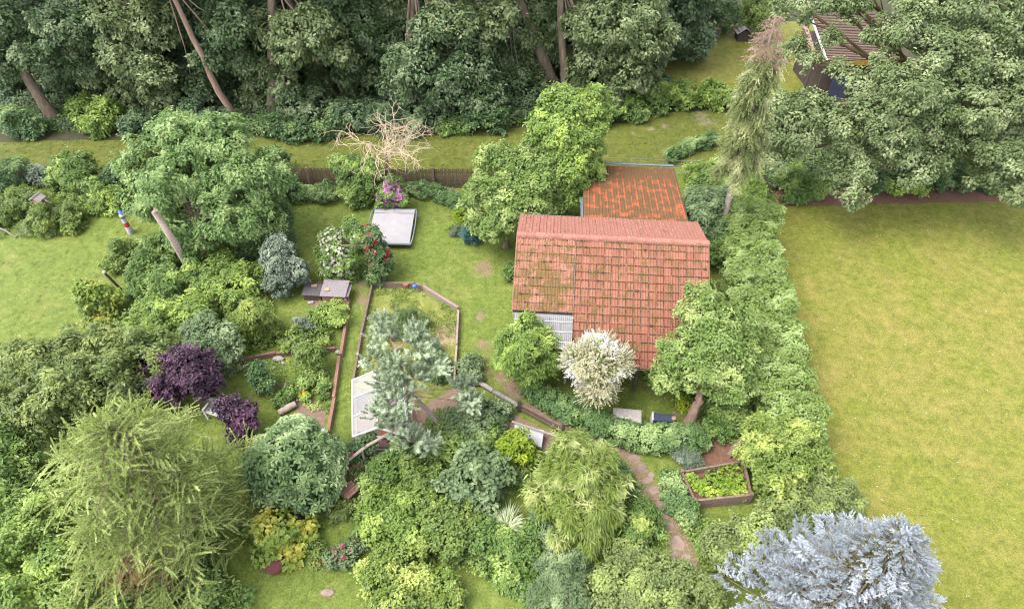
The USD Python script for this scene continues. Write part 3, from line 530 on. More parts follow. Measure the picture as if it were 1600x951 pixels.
def opening(s0, s1, z0, z1, d, name, mt):
    p = part(cott, name, obox(LW((s0 + s1) / 2, d, (z0 + z1) / 2), e * (s1 - s0) / 2, bk * .03, Z * (z1 - z0) / 2), mt)
    for q in ((s0, s0 + .07, z0, z1), (s1 - .07, s1, z0, z1), (s0 + .07, s1 - .07, z1 - .07, z1), (s0 + .07, s1 - .07, z0, z0 + .07)):
        part(p, 'frame', obox(LW((q[0] + q[1]) / 2, d + .02, (q[2] + q[3]) / 2), e * (q[1] - q[0]) / 2, bk * .04, Z * (q[3] - q[2]) / 2), 'white_paint')
opening(.8, 1.7, .05, 2.05, 2.31, 'door', 'dark_wood'); opening(3.4, 4.6, .9, 1.85, 2.31, 'window', 'navy'); opening(5.6, 6.8, .9, 1.85, 2.31, 'window', 'navy')
cz = lambda d: 2.72 - (d - 2.9) * .34
cp = part(cott, 'terrace_canopy', MB().add(bar(LW(.12, 2.98, cz(2.98)), LW(8.1 * TW + .02, 2.98, cz(2.98)), .06, .05)).add(bar(LW(.12, 4.15, cz(4.15) - .05), LW(8.1 * TW, 4.15, cz(4.15) - .05), .06, .08)), 'white_paint')
for k in range(5):
    s0 = .1 + k * .46; n = 13; v = []
    for d in (2.94, 4.25): v += [LW(s0 + .45 * q / (n - 1), d, cz(d) + .012 * math.cos(q * np.pi) + .04) for q in range(n)]
    v = np.array(v); f = []
    for q in range(n - 1): f += [[q, n + q, n + q + 1], [q, n + q + 1, q + 1]]
    part(cp, 'corrugated_sheet', (v, np.array(f)), 'poly_sheet')
for d in (3.2, 3.6, 4.0): part(cp, 'batten', bar(LW(.1, d, cz(d) + .055), LW(8.1 * TW, d, cz(d) + .055), .035, .02), 'alu')
for s in (.15, 2.25): part(cp, 'post', bar(LW(s, 4.12, 0), LW(s, 4.12, cz(4.12) - .09), .09, .09, (1, 0, 0)), 'white_paint')

# ------------------------------------------------------------------ garden furniture and fences
def tub(a, b, r=.02, n=6): return tube([a, b], r, n)
def frame_of(p): return np.array([1.0, 0, 0]), np.array([0, 1.0, 0])
c = at(612, 352, .5); sw = thing('sunbed', 'low wide pale grey sunbed with bent tube rails on the lawn', 'sunbed', (c[0], c[1], 0))
th = math.radians(4); ax = np.array([1, -.02, 0]); ay = np.array([.02, math.cos(th), math.sin(th)]); an = np.cross(ax, ay); n = 12; v = []; hw, hd = 32 * mpp(c), 1.22
for jj in range(n + 1):
    for ii in range(n + 1):
        a_, b_ = ii / n * 2 - 1, jj / n * 2 - 1; v.append(c + ax * a_ * hw + ay * b_ * hd + an * (-.03 * max(abs(a_), abs(b_)) ** 6 + .012 * math.sin(5 * a_ + 2 * b_) + .012 * math.cos(7 * b_ - 3 * a_)))
v = np.array(v); ii, jj = np.meshgrid(np.arange(n), np.arange(n)); q = (jj * (n + 1) + ii).ravel(); f = np.vstack([np.c_[q, q + 1, q + n + 2], np.c_[q, q + n + 2, q + n + 1]]); ring = list(range(n)) + [k * (n + 1) + n for k in range(n)] + [n * (n + 1) + n - k for k in range(n)] + [(n - k) * (n + 1) for k in range(n)]
m = MB().add(v, f).add(v - an * .14, f[:, ::-1]); N_ = len(v); m.add(np.vstack([v[ring], v[ring] - an * .14]), np.array([x for k in range(len(ring)) for x in ([k, len(ring) + k, len(ring) + (k + 1) % len(ring)], [k, len(ring) + (k + 1) % len(ring), (k + 1) % len(ring)])]))
can = part(sw, 'mattress', m, 'fabric', 40)
part(can, 'seam', tub(c - ax * hw * .98 + ay * hd * .74 + an * .008, c + ax * hw * .98 + ay * hd * .74 + an * .008, .012), 'felt'); part(can, 'seam', tub(c + ay * hd * .74 + an * .01, c + ay * hd * .98 + an * .006, .012), 'felt')
for q in (1, -1): part(sw, 'cross_rail', tub(c - ax * (hw + .05) + ay * (hd + .04) * q - an * .06, c + ax * (hw + .05) + ay * (hd + .04) * q - an * .06, .028), 'metal_grey')
for sg in (-1, 1):
    x = c + ax * sg * (hw + .06); part(sw, 'side_rail', tube([x + ay * (hd + .02) - an * .06, x + ay * hd * .8 + ax * sg * .06 + an * .02, x + ay * 0 + ax * sg * .10 + an * .04, x - ay * hd * .8 + ax * sg * .07 + an * .02, x - ay * (hd + .02) - an * .06], .03, 8), 'metal_grey')
    for sy in (-1, 1): p = x + ay * sy * hd * .85; part(sw, 'leg', tub(np.r_[p[:2], 0], p - an * .05, .025), 'metal_grey')

# picket fence along the track
fa, fb = at(455, 288), at(742, 290); pf = thing('picket_fence', 'weathered brown picket fence between garden and mown track', 'fence', fa)
nn = int(np.linalg.norm(fb - fa) / .105); d = unit(fb - fa); r = rng_of('pickets')
for z in (.28, .82): part(pf, 'rail', bar(fa + Z * z + [0, .05, 0], fb + Z * z + [0, .05, 0], .04, .08), 'fence_wood')
for k in range(nn):
    p = fa + d * (k + .5) * .105; h = 1.05 + r.normal(0, .02); o = d * .04; y = np.array([0, .012, 0]); tl = Z * h + d * r.normal(0, .012)
    v = np.array([p - o - y, p + o - y, p + o - y + tl, p + y * 0 - y + tl + Z * .05, p - o - y + tl, p - o + y, p + o + y, p + o + y + tl, p + y + tl + Z * .05, p - o + y + tl])
    f = [[0, 1, 2], [0, 2, 4], [2, 3, 4], [5, 7, 6], [5, 9, 7], [7, 9, 8]] + [x for a_, b_ in ((0, 1), (1, 2), (2, 3), (3, 4), (4, 0)) for x in ([a_, a_ + 5, b_ + 5], [a_, b_ + 5, b_])]
    part(pf, 'picket', (v, np.array(f)), 'fence_wood')
for px in (485, 605, 678): p = at(px, 290); part(pf, 'post', bar(p - [0, .04, 0], p - [0, .04, 0] + Z * 1.2 + [.03, 0, 0], .11, .11, (1, 0, 0)), 'old_wood')
wf = thing('wire_fence', 'thin wire fence on slim posts behind the annex', 'fence', at(940, 268))
W0, W1 = at(935, 268), at(1300, 284)
for z in (.15, .55, .95): part(wf, 'wire', tub(W0 + Z * z, W1 + Z * z, .007, 4), 'metal_grey')
for px, py in ((937, 268), (1035, 271), (1130, 275), (1215, 280), (1298, 284)): part(wf, 'post', tub(at(px, py), at(px, py) + Z * 1.15, .03), 'metal_grey')

def plank_run(t, pts, w, h, mt, name='plank', jit=.02, gap=.03, maxl=2.2):
    r = rng_of(t.path)
    for (x0, y0), (x1, y1) in zip(pts, pts[1:]):
        a, b = at(x0, y0), at(x1, y1); n = max(1, round(np.linalg.norm(b - a) / maxl))
        for k in range(n):
            p, q = a + (b - a) * (k / n), a + (b - a) * ((k + 1) / n); dd = unit(q - p); o = np.r_[r.normal(0, jit, 2), 0]
            part(t, name, bar(p + dd * gap + o + Z * (h / 2 + r.normal(0, .01)), q - dd * gap * .3 + o + Z * (h / 2 + r.normal(0, .01)), w, h + .02), mt)
t = thing('plank_edging', 'long reddish plank edging right of the left flower bed', 'bed edging', at(526, 590)); plank_run(t, [(546, 470), (541, 502), (532, 560), (523, 625), (513, 678)], .12, .24, 'red_wood')
t = thing('plank_edging', 'grey brown plank edging round the five-sided vegetable bed', 'bed edging', at(640, 520)); plank_run(t, [(552, 602), (566, 520), (581, 451)], .09, .25, 'old_wood'); plank_run(t, [(583, 449), (648, 450), (660, 453)], .13, .28, 'old_wood'); plank_run(t, [(660, 453), (716, 488)], .12, .26, 'pale_wood'); plank_run(t, [(716, 490), (713, 545), (709, 600)], .08, .24, 'pale_wood')
t = thing('log_edging', 'pale split log edging above the overgrown shrub bed', 'bed edging', at(750, 610)); r = rng_of('logs')
for a_, b_ in (((705, 603), (748, 602)), ((746, 599), (770, 613)), ((771, 614), (789, 625)), ((788, 623), (809, 637))):
    part(t, 'log', tube(np.array([at(*a_), (at(*a_) + at(*b_)) / 2 + [0, .02, .02], at(*b_)]) + Z * .12, np.array([.09, .10, .09]), 8), 'grey_wood', 50)
t = thing('post_rail', 'dark rail of two planks beside the trodden path', 'railing', at(845, 655)); a_, b_ = at(810, 640), at(880, 678)
for z in (.16, .42): part(t, 'rail', bar(a_ + Z * z, b_ + Z * z, .09, .13), 'old_wood')
for x, y in ((811, 642), (879, 678)): part(t, 'post', bar(at(x, y), at(x, y) + Z * .75, .13, .13, (1, 0, 0)), 'dark_wood')
t = thing('plank_edging', 'low dark curved board edging across the left bed', 'bed edging', at(410, 560)); plank_run(t, [(368, 570), (400, 562), (432, 556), (462, 552), (526, 548)], .11, .24, 'red_wood')
for (x, y, sx, sy, sz), lb in (((435, 560, .5, .28, .2), 'flat pale grey stone below the curved board edging'), ((443, 567, .18, .16, .14), 'small round white stone nearest the flat grey stone'), ((428, 574, .17, .16, .13), 'small round white stone in grass left of the yellow shrub'), ((528, 550, .25, .22, .2), 'greyish stone at the plank edging top beside yellow shrub'),
        ((512, 925, .45, .25, .08), 'flat pinkish stone in the lawn at the bottom edge'), ((523, 802, .3, .2, .1), 'small brown stone beside the mossy hummock')):
    p = at(x, y, sz * .4); solo('stone', lb, 'stone', lump(p, 1, x, .25, 2, (sx / 2, sy / 2, sz / 2)), 'slab' if 'pink' in lb else 'stone', True)
for (x, y), lb in (((380, 576), 'pink brick lying on grass by the grey shrub'), ((362, 580), 'pale brick half under the grey shrub edge')): solo('brick', lb, 'brick', box(at(x, y) + Z * .05, (.24, .14, .09), .1), 'slab' if 'pink' in lb else 'brick')
solo('log', 'pale cut log lying above the round chestnut sapling', 'log', tube([at(437, 648) + Z * .14, at(450, 641) + Z * .15, at(463, 634) + Z * .14], [.13, .15, .14], 9), 'pale_wood', 50)
solo('corner_post', 'short white square post ending the reddish plank edging', 'post', bar(at(508, 685), at(508, 685) + Z * .55, .2, .16, (1, 0, 0)), 'white_paint')

# lidded boxes
def lidded(name, label, px, py, z, w, d, h, rz, lidmt, boxmt, over=.06, tilt=.10):
    p = at(px, py, z); t = thing(name, label, 'lidded box', (p[0], p[1], 0)); cx, sx = math.cos(rz), math.sin(rz); X, Y = np.array([cx, sx, 0]), np.array([-sx, cx, 0]); b = np.array([p[0], p[1], 0])
    n = max(2, round(h / .16))
    for sd, (u, vv, l, o) in enumerate(((X, Y, w, d / 2), (X, -Y, w, d / 2), (Y, X, d - .07, w / 2), (Y, -X, d - .07, w / 2))):
        for k in range(n): part(t, 'board', obox(b + vv * (o - .015) + Z * (h * (k + .5) / n), u * l / 2, vv * .015, Z * (h / n / 2 - .006)), boxmt)
    lid = part(t, 'lid', obox(b + Z * (h + .035), X * (w / 2 + over), (Y + Z * tilt) * (d / 2 + over), Z * .018), lidmt)
    return t, b, X, Y, h
t, b, X, Y, h = lidded('wooden_box', 'large wooden box with grey felt lid under the white rose', 523, 450, .6, 1.05, .85, .55, -.06, 'felt', 'red_wood'); part(t, 'lid_strip', obox(b + X * .6 + Z * (h * .85), X * .09, Y * .38, Z * .02), 'felt')
solo('roof_tile_weight', 'pale clay slab weighing down the grey felt lid', 'clay slab', box(b - X * .32 - Y * .12 + Z * (h + .065), (.22, .2, .04), .2), 'brick')
part(t, 'corner_leg', bar(b + X * .55 - Y * .45, b + X * .55 - Y * .45 + Z * .4, .1, .1, (1, 0, 0)), 'pale_wood')
t, b, X, Y, h = lidded('wooden_box', 'low dark wooden box with blackish lid left of the larger box', 489, 452, .42, .8, .62, .36, -.06, 'felt_dark', 'dark_wood', .05, .06)
solo('roof_tile_weight', 'pale clay slab lying on the dark box lid', 'clay slab', box(b + Y * .22 + Z * (h + .08), (.26, .13, .05), .05), 'brick')
solo('brick', 'grey brick on bare earth below the dark wooden box', 'brick', box(at(486, 474) + Z * .05, (.24, .13, .09), .2), 'stone')
t, b, X, Y, h = lidded('compost_box', 'pale grey lidded box standing behind the low clipped hedge', 980, 651, .7, .98, .62, .66, -.12, 'grey_wood', 'grey_wood', .04, .05); part(t, 'lid_panel', obox(b - X * .1 - Y * .14 + Z * (h + .07), X * .16, Y * .09, Z * .02), 'white_paint')
t = thing('water_trough', 'dark blue trough with a pale jar beside the tree trunk', 'trough', at(1037, 660)); b = at(1036, 662)
part(t, 'tub', MB().add(box(b + [-.05, 0, .22], (.75, .32, .38), -.12)), 'navy'); part(t, 'lid', box(b + [-.05, 0, .43], (.8, .36, .04), -.12), 'navy'); part(t, 'end_cap', box(b + [-.46, .05, .25], (.06, .36, .44), -.12), 'white_paint'); part(t, 'jar', tube([b + [.33, -.06, .3], b + [.33, -.06, .5]], .09, 10), 'brick')
solo('garden_ball', 'small shiny blue ball on the vegetable bed corner', 'ball', trimesh.creation.icosphere(2, .12).apply_translation(at(648, 447, .36)), 'blue_paint', True)
solo('clay_pot', 'small brownish clay pot left of the blue ball', 'pot', tube([at(635, 450) + Z * .02, at(635, 450) + Z * .1, at(635, 450) + Z * .26, at(635, 450) + Z * .3], [.09, .13, .15, .13], 10), 'terracotta', 40)
solo('plant_pot', 'wide dark terracotta pot under the vine at lawn edge', 'pot', tube([at(431, 885), at(431, 885) + Z * .2, at(431, 885) + Z * .42, at(431, 885) + Z * .45, at(431, 885) + Z * .38], [.28, .34, .38, .34, .3], 14), 'dark_red', 40)

# greenhouse
g0, g1 = at(551, 682, .9), at(550, 594, .9); gh = thing('greenhouse', 'small aluminium greenhouse with grey panes half hidden by the pine', 'greenhouse', (g0[0], g0[1], 0))
GW, GL, GE, GR = 2.0, g1[1] - g0[1], .9, 1.5; gp = lambda x, y, z: np.array([g0[0] + x + (g1[0] - g0[0]) * y / GL, g0[1] + y, z])
fr = [((0, 0, GE), (0, GL, GE)), ((GW, 0, GE), (GW, GL, GE)), ((GW / 2, 0, GR), (GW / 2, GL, GR))]
for y in (0, GL): fr += [((0, y, 0), (0, y, GE)), ((GW, y, 0), (GW, y, GE)), ((0, y, .03), (GW, y, .03)), ((0, y, GE), (GW, y, GE))]
for k in range(4): y = GL * k / 3; fr += [((0, y, GE), (GW / 2, y, GR)), ((GW, y, GE), (GW / 2, y, GR))]
fr += [((0, 0, .03), (0, GL, .03)), ((GW, 0, .03), (GW, GL, .03))]
for a_, b_ in fr: part(gh, 'frame_bar', bar(gp(*a_), gp(*b_), .055, .055, (0.01, .02, 1) if abs(a_[2] - b_[2]) < .8 * (abs(a_[0] - b_[0]) + abs(a_[1] - b_[1])) else (1, 0, 0)), 'white_paint')
for sx in (0, 1):
    for k in range(3):
        y0, y1 = GL * k / 3 + .03, GL * (k + 1) / 3 - .03; xs = (0.02, GW / 2 - .03) if sx == 0 else (GW - .02, GW / 2 + .03)
        v = np.array([gp(xs[0], y0, GE + .01), gp(xs[0], y1, GE + .01), gp(xs[1], y1, GR - .01), gp(xs[1], y0, GR - .01)]); part(gh, 'roof_pane', (v, np.array([[0, 1, 2], [0, 2, 3]])), 'poly_sheet' if k == 1 else 'pane_clear')
        x = sx * GW; v = np.array([gp(x, y0, .06), gp(x, y1, .06), gp(x, y1, GE - .03), gp(x, y0, GE - .03)]); part(gh, 'wall_pane', (v, np.array([[0, 1, 2], [0, 2, 3]])), 'pane_clear')
part(gh, 'staging', box(gp(GW / 2, GL / 2, .03), (GW - .2, GL - .2, .05)), 'pink_paving')
b = at(612, 672, .35); solo('planting_crate', 'orange brown crate tucked against the greenhouse front', 'crate', MB().add(box(b - Z * .2, (.8, .3, .3), .25)).add(box(b - Z * .03, (.84, .34, .04), .25)), 'orange_box')
# cold frame right of it
t = thing('cold_frame', 'low whitish board cold frame behind the lime green shrub', 'cold frame', at(825, 690)); q = [at(804, 662, .45), at(850, 672, .45), at(846, 698, .25), at(806, 690, .25)]
part(t, 'lid', (np.array(q + [x - Z * .04 for x in q]), np.vstack([[[0, 2, 1], [0, 3, 2], [4, 5, 6], [4, 6, 7]]] + [[[k, (k + 1) % 4, 4 + (k + 1) % 4], [k, 4 + (k + 1) % 4, 4 + k]] for k in range(4)])), 'white_paint')
for k in range(4): a_, b_ = q[k] - Z * .05, q[(k + 1) % 4] - Z * .05; part(t, 'side_board', bar(np.r_[a_[:2], a_[2] / 2], np.r_[b_[:2], b_[2] / 2], .03, min(a_[2], b_[2]) - .02), 'grey_wood')
part(t, 'back_pole', tub(at(800, 658, .55), at(872, 682, .55), .035), 'grey_wood')
# raised bed
rc = [at(1066, 736, .6), at(1163, 719, .6), at(1174, 772, .6), at(1086, 781, .6)]; ctr = np.mean(rc, 0); t = thing('raised_bed', 'square raised vegetable bed of weathered dark boards', 'raised bed', (ctr[0], ctr[1], 0))
for k in range(4):
    a_, b_ = rc[k], rc[(k + 1) % 4]
    for z in (.14, .45): part(t, 'side_board', bar(np.r_[a_[:2], z], np.r_[b_[:2], z], .07, .29), 'old_wood')
    part(t, 'corner_post', bar(np.r_[a_[:2], 0], np.r_[a_[:2], .68], .12, .12, (1, 0, 0)), 'old_wood')
part(t, 'soil', (np.array([np.r_[x[:2], .34] for x in rc]), np.array([[0, 2, 1], [0, 3, 2]])), 'soil_red'); part(t, 'divider', bar(np.r_[(rc[0] * .62 + rc[1] * .38)[:2], .44], np.r_[(rc[3] * .62 + rc[2] * .38)[:2], .4], .04, .2), 'dark_wood')
r = rng_of('lettuce')
for k in range(26):
    u_, v_ = (r.uniform(.2, .9), r.uniform(.42, .84)) if k < 18 else (r.uniform(.08, .33), r.uniform(.15, .85)) if k < 23 else (r.uniform(.45, .9), r.uniform(.15, .4)); p = (rc[0] * (1 - u_) + rc[1] * u_) * (1 - v_) + (rc[3] * (1 - u_) + rc[2] * u_) * v_
    cr = crown([Blob(np.r_[p[:2], .44], r.uniform(.15, .22), .14, k)], .13, .10, r, 1.5, inner=.1, sats=0, sprig=0)
    solo('lettuce_plant', 'light green leafy vegetable growing in the raised bed', 'vegetable plant', cr, 'leaf_lettuce', group='leafy vegetables in the raised bed')
# white bench end, post with cap, lighthouse, nest box, bench, pole
t = thing('garden_bench', 'white painted garden bench seen between the purple shrubs', 'bench', at(346, 640)); a_, b_ = at(326, 620, .85), at(374, 636, .85); dd = unit(b_ - a_); nrm = np.array([-dd[1], dd[0], 0])
for k in range(3): part(t, 'back_slat', bar(a_ + Z * (-.14 * k), b_ + Z * (-.14 * k), .05, .10), 'white_paint')
for k in range(3): part(t, 'seat_slat', bar(np.r_[(a_ - nrm * (.12 + .14 * k))[:2], .45], np.r_[(b_ - nrm * (.12 + .14 * k))[:2], .45], .12, .03), 'white_paint')
for p in (a_, b_): part(t, 'leg', bar(np.r_[p[:2], 0], p + Z * .04, .07, .07, (1, 0, 0)), 'white_paint'); part(t, 'leg', bar(np.r_[(p - nrm * .45)[:2], 0], np.r_[(p - nrm * .45)[:2], .62], .07, .07, (1, 0, 0)), 'white_paint'); part(t, 'arm', bar(np.r_[p[:2], .62], np.r_[(p - nrm * .48)[:2], .62], .08, .05), 'white_paint')
p0 = at(189, 452); p1 = at(163, 426, 1.25); t = thing('vine_post', 'dark leaning post with white cap beside the yellowish vine', 'post', p0); part(t, 'pole', tub(p0, p1, .06, 8), 'dark_wood'); part(t, 'cap', tube([p1, p1 + (p1 - p0) * .06], [.075, .06], 8), 'white_paint')
p = at(205, 364); t = thing('toy_lighthouse', 'small red and white garden lighthouse with blue top', 'garden ornament', p); hz = [0, .2, .45, .7, .95, 1.15]; wd = [.17, .155, .14, .125, .11, .10]; tilt_ = np.array([-.04, 0, 0])
for k in range(5): part(t, 'band', tube([p + Z * hz[k] + tilt_ * hz[k], p + Z * hz[k + 1] + tilt_ * hz[k + 1]], [wd[k], wd[k + 1]], 12), ('stone', 'white_paint', 'red_paint', 'white_paint', 'metal_grey')[k])
part(t, 'lantern', tube([p + Z * 1.15, p + Z * 1.32], [.07, .07], 10), 'white_paint'); part(t, 'roof', tube([p + Z * 1.32, p + Z * 1.45], [.12, .01], 10), 'blue_paint'); part(t, 'gallery', tube([p + Z * 1.13, p + Z * 1.17], [.14, .14], 12), 'white_paint')
p = at(80, 345); t = thing('nest_box', 'weathered grey bird box with rusty front on driftwood', 'bird box', p); bx = p + Z * 1.25
part(t, 'post', tub(p, p + Z * 1.1, .05, 7), 'old_wood'); part(t, 'body', box(bx, (.42, .34, .42), -.35), 'red_wood'); part(t, 'front', box(bx + [-.03, -.19, 0], (.3, .04, .34), -.35), 'terracotta')
for sg in (-1, 1): part(t, 'roof_board', obox(bx + [sg * .13, -sg * .04, .28], [.17, -.06 , -sg * .10], [.08, .24, 0], [0, 0, .02]), 'grey_wood')
for q in ([(35, 318, .8), (50, 309, 1.0), (66, 310, 1.0), (80, 318, .95)], [(66, 332, .7), (76, 327, .8), (90, 325, .85)]): P = [at(x, y, z) for x, y, z in q]; part(t, 'driftwood', tube(P, [.02, .035, .045, .04][:len(P)], 6), 'grey_wood')
solo('fallen_branch', 'bare grey branch lying on grass at the left edge', 'branch', tube([at(-12, 352, .2), at(8, 360, .15), at(25, 371, .05)], [.05, .04, .03], 6), 'grey_wood')
t = thing('rustic_bench', 'small bench of dark reddish planks among the shrubs', 'bench', at(545, 768)); a_, b_ = at(534, 770, .42), at(553, 754, .42); dd = unit(b_ - a_); nn_ = np.array([-dd[1], dd[0], 0])
for k in range(4): part(t, 'plank', bar(a_ - nn_ * (.13 * k - .1), b_ - nn_ * (.13 * k - .1), .11, .04), 'red_wood')
for p in (a_ + dd * .1, b_ - dd * .1): part(t, 'leg', bar(np.r_[(p - nn_ * .1)[:2], 0], p - nn_ * .1 - Z * .02, .3, .08, (1, 0, 0)), 'red_wood')
t = thing('rustic_pole', 'leaning rustic pole rail carrying red and pink roses', 'pole', at(548, 722)); part(t, 'pole', tube([at(537, 724, .8), at(572, 697, .95), at(612, 674, 1.05)], [.055, .06, .055], 8), 'pale_wood'); part(t, 'prop', tub(at(572, 728), at(565, 702, .93), .05), 'pale_wood'); part(t, 'prop', tub(at(606, 690), at(605, 678, 1.0), .05), 'pale_wood'); part(t, 'prop', tub(at(540, 745), at(541, 722, .8), .05), 'pale_wood')
solo('dead_tree_snag', 'bare pale dead trunk leaning beside the large ash tree', 'tree trunk', tube([at(300, 428, -.1), at(286, 402, 1.6), at(272, 378, 2.9), at(256, 353, 3.6), at(241, 331, 4.3), at(244, 328, 4.45)], [.17, .16, .15, .14, .12, .07], 9), 'pale_wood', 50)
solo('rotting_log', 'reddish rotting log lying below the tall hedge', 'log', tube([at(1137, 714) + Z * .12, at(1146, 703) + Z * .14, at(1157, 692) + Z * .15], [.1, .14, .15], 8), 'bark_red', 50)
# cabin under the oak, paving, barrel, hutch, stake
cb0, cb1, cb2, cb3 = aty(1278, 22, 43.2), aty(1292, 96, 39.2), aty(1392, 78, 39.2), aty(1385, 0, 43.2); ex = unit(cb2 - cb1); ey = unit((cb0 - cb1) * [1, 1, 0]); base = np.r_[cb1[:2], 0]
t = thing('cabin', 'timber cabin with dark slatted roof and yellow fascia under the oak', 'cabin', base); wdt, dpt, zA, zB = 4.6, 4.4, cb1[2], cb1[2] + 1.0
CW = lambda s, d, z: base + np.array([1, .06, 0]) * s + np.array([0, 1, 0]) * d + Z * z
part(t, 'wall', MB().add(box(CW(wdt / 2, dpt / 2 + .3, zA / 2 - .08), (wdt - .3, dpt - .5, zA - .16), .06)), 'dark_wood')
rf = part(t, 'roof', prism([(-dpt, zB), (0, zA), (0, zA - .1), (-dpt, zB - .1)], np.array([1, .06, 0]), base, 0, wdt, np.array([0, 1.0, 0])), 'deck')
for k in range(30): d_ = .06 + k * dpt / 30; z = zA + d_ / dpt * 1.0 + .03; part(rf, 'slat', bar(CW(.02, d_, z), CW(wdt, d_ , z), .085, .035), 'old_wood')
part(t, 'fascia', bar(CW(.1, -.06, zA - .14), CW(wdt, -.06, zA - .14), .04, .26), 'yellow_paint'); part(t, 'gutter', bar(CW(-.06, -.1, zA + .08), CW(-.06, dpt, zB + .08), .10, .10), 'white_paint'); part(t, 'side_beam', bar(CW(-.5, .5, zA - .25), CW(-.5, dpt - .6, zB - .3), .28, .2), 'pink_paving')
part(t, 'door', box(CW(1.4, .04, .95), (1.2, .05, 1.8), .06), 'navy')
part(t, 'awning_post', bar(CW(-.5, .6, 0), CW(-.5, .6, zA - .3), .12, .12, (1, 0, 0)), 'dark_wood')
sheet('patio', ragged(pxpoly([(1262, 135), (1292, 126), (1310, 150), (1420, 150), (1420, 172), (1300, 168)]), .1), .02, 'pink_paving', .5)
p = at(1297, 150); t = thing('barrel', 'dark red barrel on pinkish paving before the cabin', 'barrel', p); part(t, 'body', tube([p, p + Z * .2, p + Z * .5, p + Z * .8, p + Z * .95], [.3, .36, .39, .36, .31], 12), 'dark_red', 40); part(t, 'hoop', tube([p + Z * .25, p + Z * .3], .385, 12, False), 'metal_grey')
p = at(1158, 62); t = thing('wooden_hutch', 'weathered wooden hutch with pitched board roof in the far clearing', 'hutch', p); part(t, 'body', box(p + Z * .4, (.85, .7, .7), .1), 'dark_wood')
for sg in (-1, 1):
    for k in range(4): part(t, 'roof_board', obox(p + Z * (.95 - .07 * abs(k) - .0) + np.array([sg * (.07 + .14 * k), 0, -.03 * k]), [.075, .01, -sg * .05], [-.05, .5, 0], [0, 0, .015]), 'grey_wood')
for sx in (-.36, .36): part(t, 'leg', bar(p + [sx, -.28, 0], p + [sx, -.28, .1], .08, .08, (1, 0, 0)), 'dark_wood')
solo('garden_stake', 'pale leaning stake in front of the far dark shrub', 'stake', tub(at(1122, 60), at(1128, 36, 1.2), .05), 'grey_wood')
#---PLANTS---
# ------------------------------------------------------------------ the wood behind the track
def up(p, z, dx=0, dy=0): return np.array([p[0] + dx, p[1] + dy, z])
def wood_tree(label, basepx, Y, toppx, spec, mt='oak', rad=.3, name='forest_tree', bark='bark', group=None, high=((0, 11, 2.6), (-1.8, 10.5, 2.0), (1.9, 10.8, 2.1), (.3, 12.8, 2.0)), L=.21, W=.13, **kw):
    b = aty(*basepx, Y); b[2] = 0; t = aty(*toppx, Y + .3); B = blobs_px(spec, name); d = t - b; tp = b + d * (8.5 / d[2]) if d[2] < 8.5 else t
    if np.linalg.norm(tp[:2] - b[:2]) > 4.5: tp = np.r_[b[:2] + unit(tp[:2] - b[:2]) * 4.5, tp[2]]
    B += [Blob(np.array([tp[0] + x, Y + 1.2 + (k % 2) * .8, z]), rr, rr * .85, 40 + k) for k, (x, z, rr) in enumerate(high)]
    return tree(name, label, 'tree', mt, [b, (b + tp) / 2, tp], None, rad=rad, L=L, W=W, world=B, bark=bark, cover=1.55, limb=.22, twigs=0, **kw)
wood_tree('dark green forest tree with thick leaning trunk at far left', (86, 188), 37.5, (52, 135), [(20, 20, 42, 'y38.5'), (100, 40, 48, 'y38'), (62, 92, 34, 'y37.2'), (20, 100, 28, 'y38.5'), (-30, 60, 50, 'y38'), (130, 95, 32, 'y38.5')], rad=.33)
wood_tree('forest tree with pale green crown clumps left of the long leaning trunk', (212, 190), 39, (200, 120), [(205, 92, 42, 'y38'), (240, 112, 38, 'y37.6'), (175, 40, 45, 'y38.5'), (240, 40, 45, 'y39'), (255, 150, 32, 'y38.2'), (205, 150, 30, 'y38.6'), (150, 110, 30, 'y39')], 'oak_front', rad=.3)
wood_tree('forest tree with long slender trunk leaning left out of the wood', (366, 188), 36.8, (272, 0), [(330, 88, 28, 'y37.8'), (355, 35, 40, 'y38.2'), (300, 135, 30, 'y38.4'), (380, 95, 26, 'y38.6')], rad=.22, bark='bark_red', high=((-1.5, 10.5, 2.0), (.5, 11, 2.0), (-.5, 12.5, 1.8)))
wood_tree('forest tree with round grey green crown above the dark shrubbery', (430, 190), 38.2, (425, 110), [(480, 40, 42, 'y37.6'), (455, 75, 32, 'y37.4'), (520, 75, 34, 'y38'), (420, 45, 34, 'y38.6'), (430, 120, 32, 'y38.8'), (400, 150, 25, 'y38.8')], 'oak_front', rad=.3)
wood_tree('forest tree with twin thin trunks showing left of the dead bare tree', (514, 135), 41, (478, 60), [(550, 40, 45, 'y40.5'), (560, 100, 40, 'y40.5'), (590, 60, 40, 'y40.8'), (520, 10, 36, 'y40')], rad=.22, bark='bark_red')
wood_tree('broad dark forest tree behind the dead bare tree', (640, 190), 38.4, (640, 90), [(655, 100, 48, 'y37.2'), (700, 55, 46, 'y37.8'), (625, 130, 36, 'y37.6'), (700, 125, 46, 'y37.2'), (680, 165, 34, 'y37'), (735, 95, 38, 'y37.8'), (750, 150, 40, 'y37.4')], rad=.32)
wood_tree('slim reddish trunked forest tree high behind the bare branches', (652, 140), 42.5, (654, 10), [(615, 25, 38, 'y42.2'), (700, 15, 40, 'y42')], rad=.2, bark='bark_red')
wood_tree('forest tree with pale clump of leaves above the bare branches', (706, 185), 39.2, (700, 60), [(705, 28, 36, 'y38'), (680, 40, 26, 'y37.8'), (748, 40, 40, 'y39'), (780, 25, 34, 'y39.2')], 'oak_front', rad=.25)
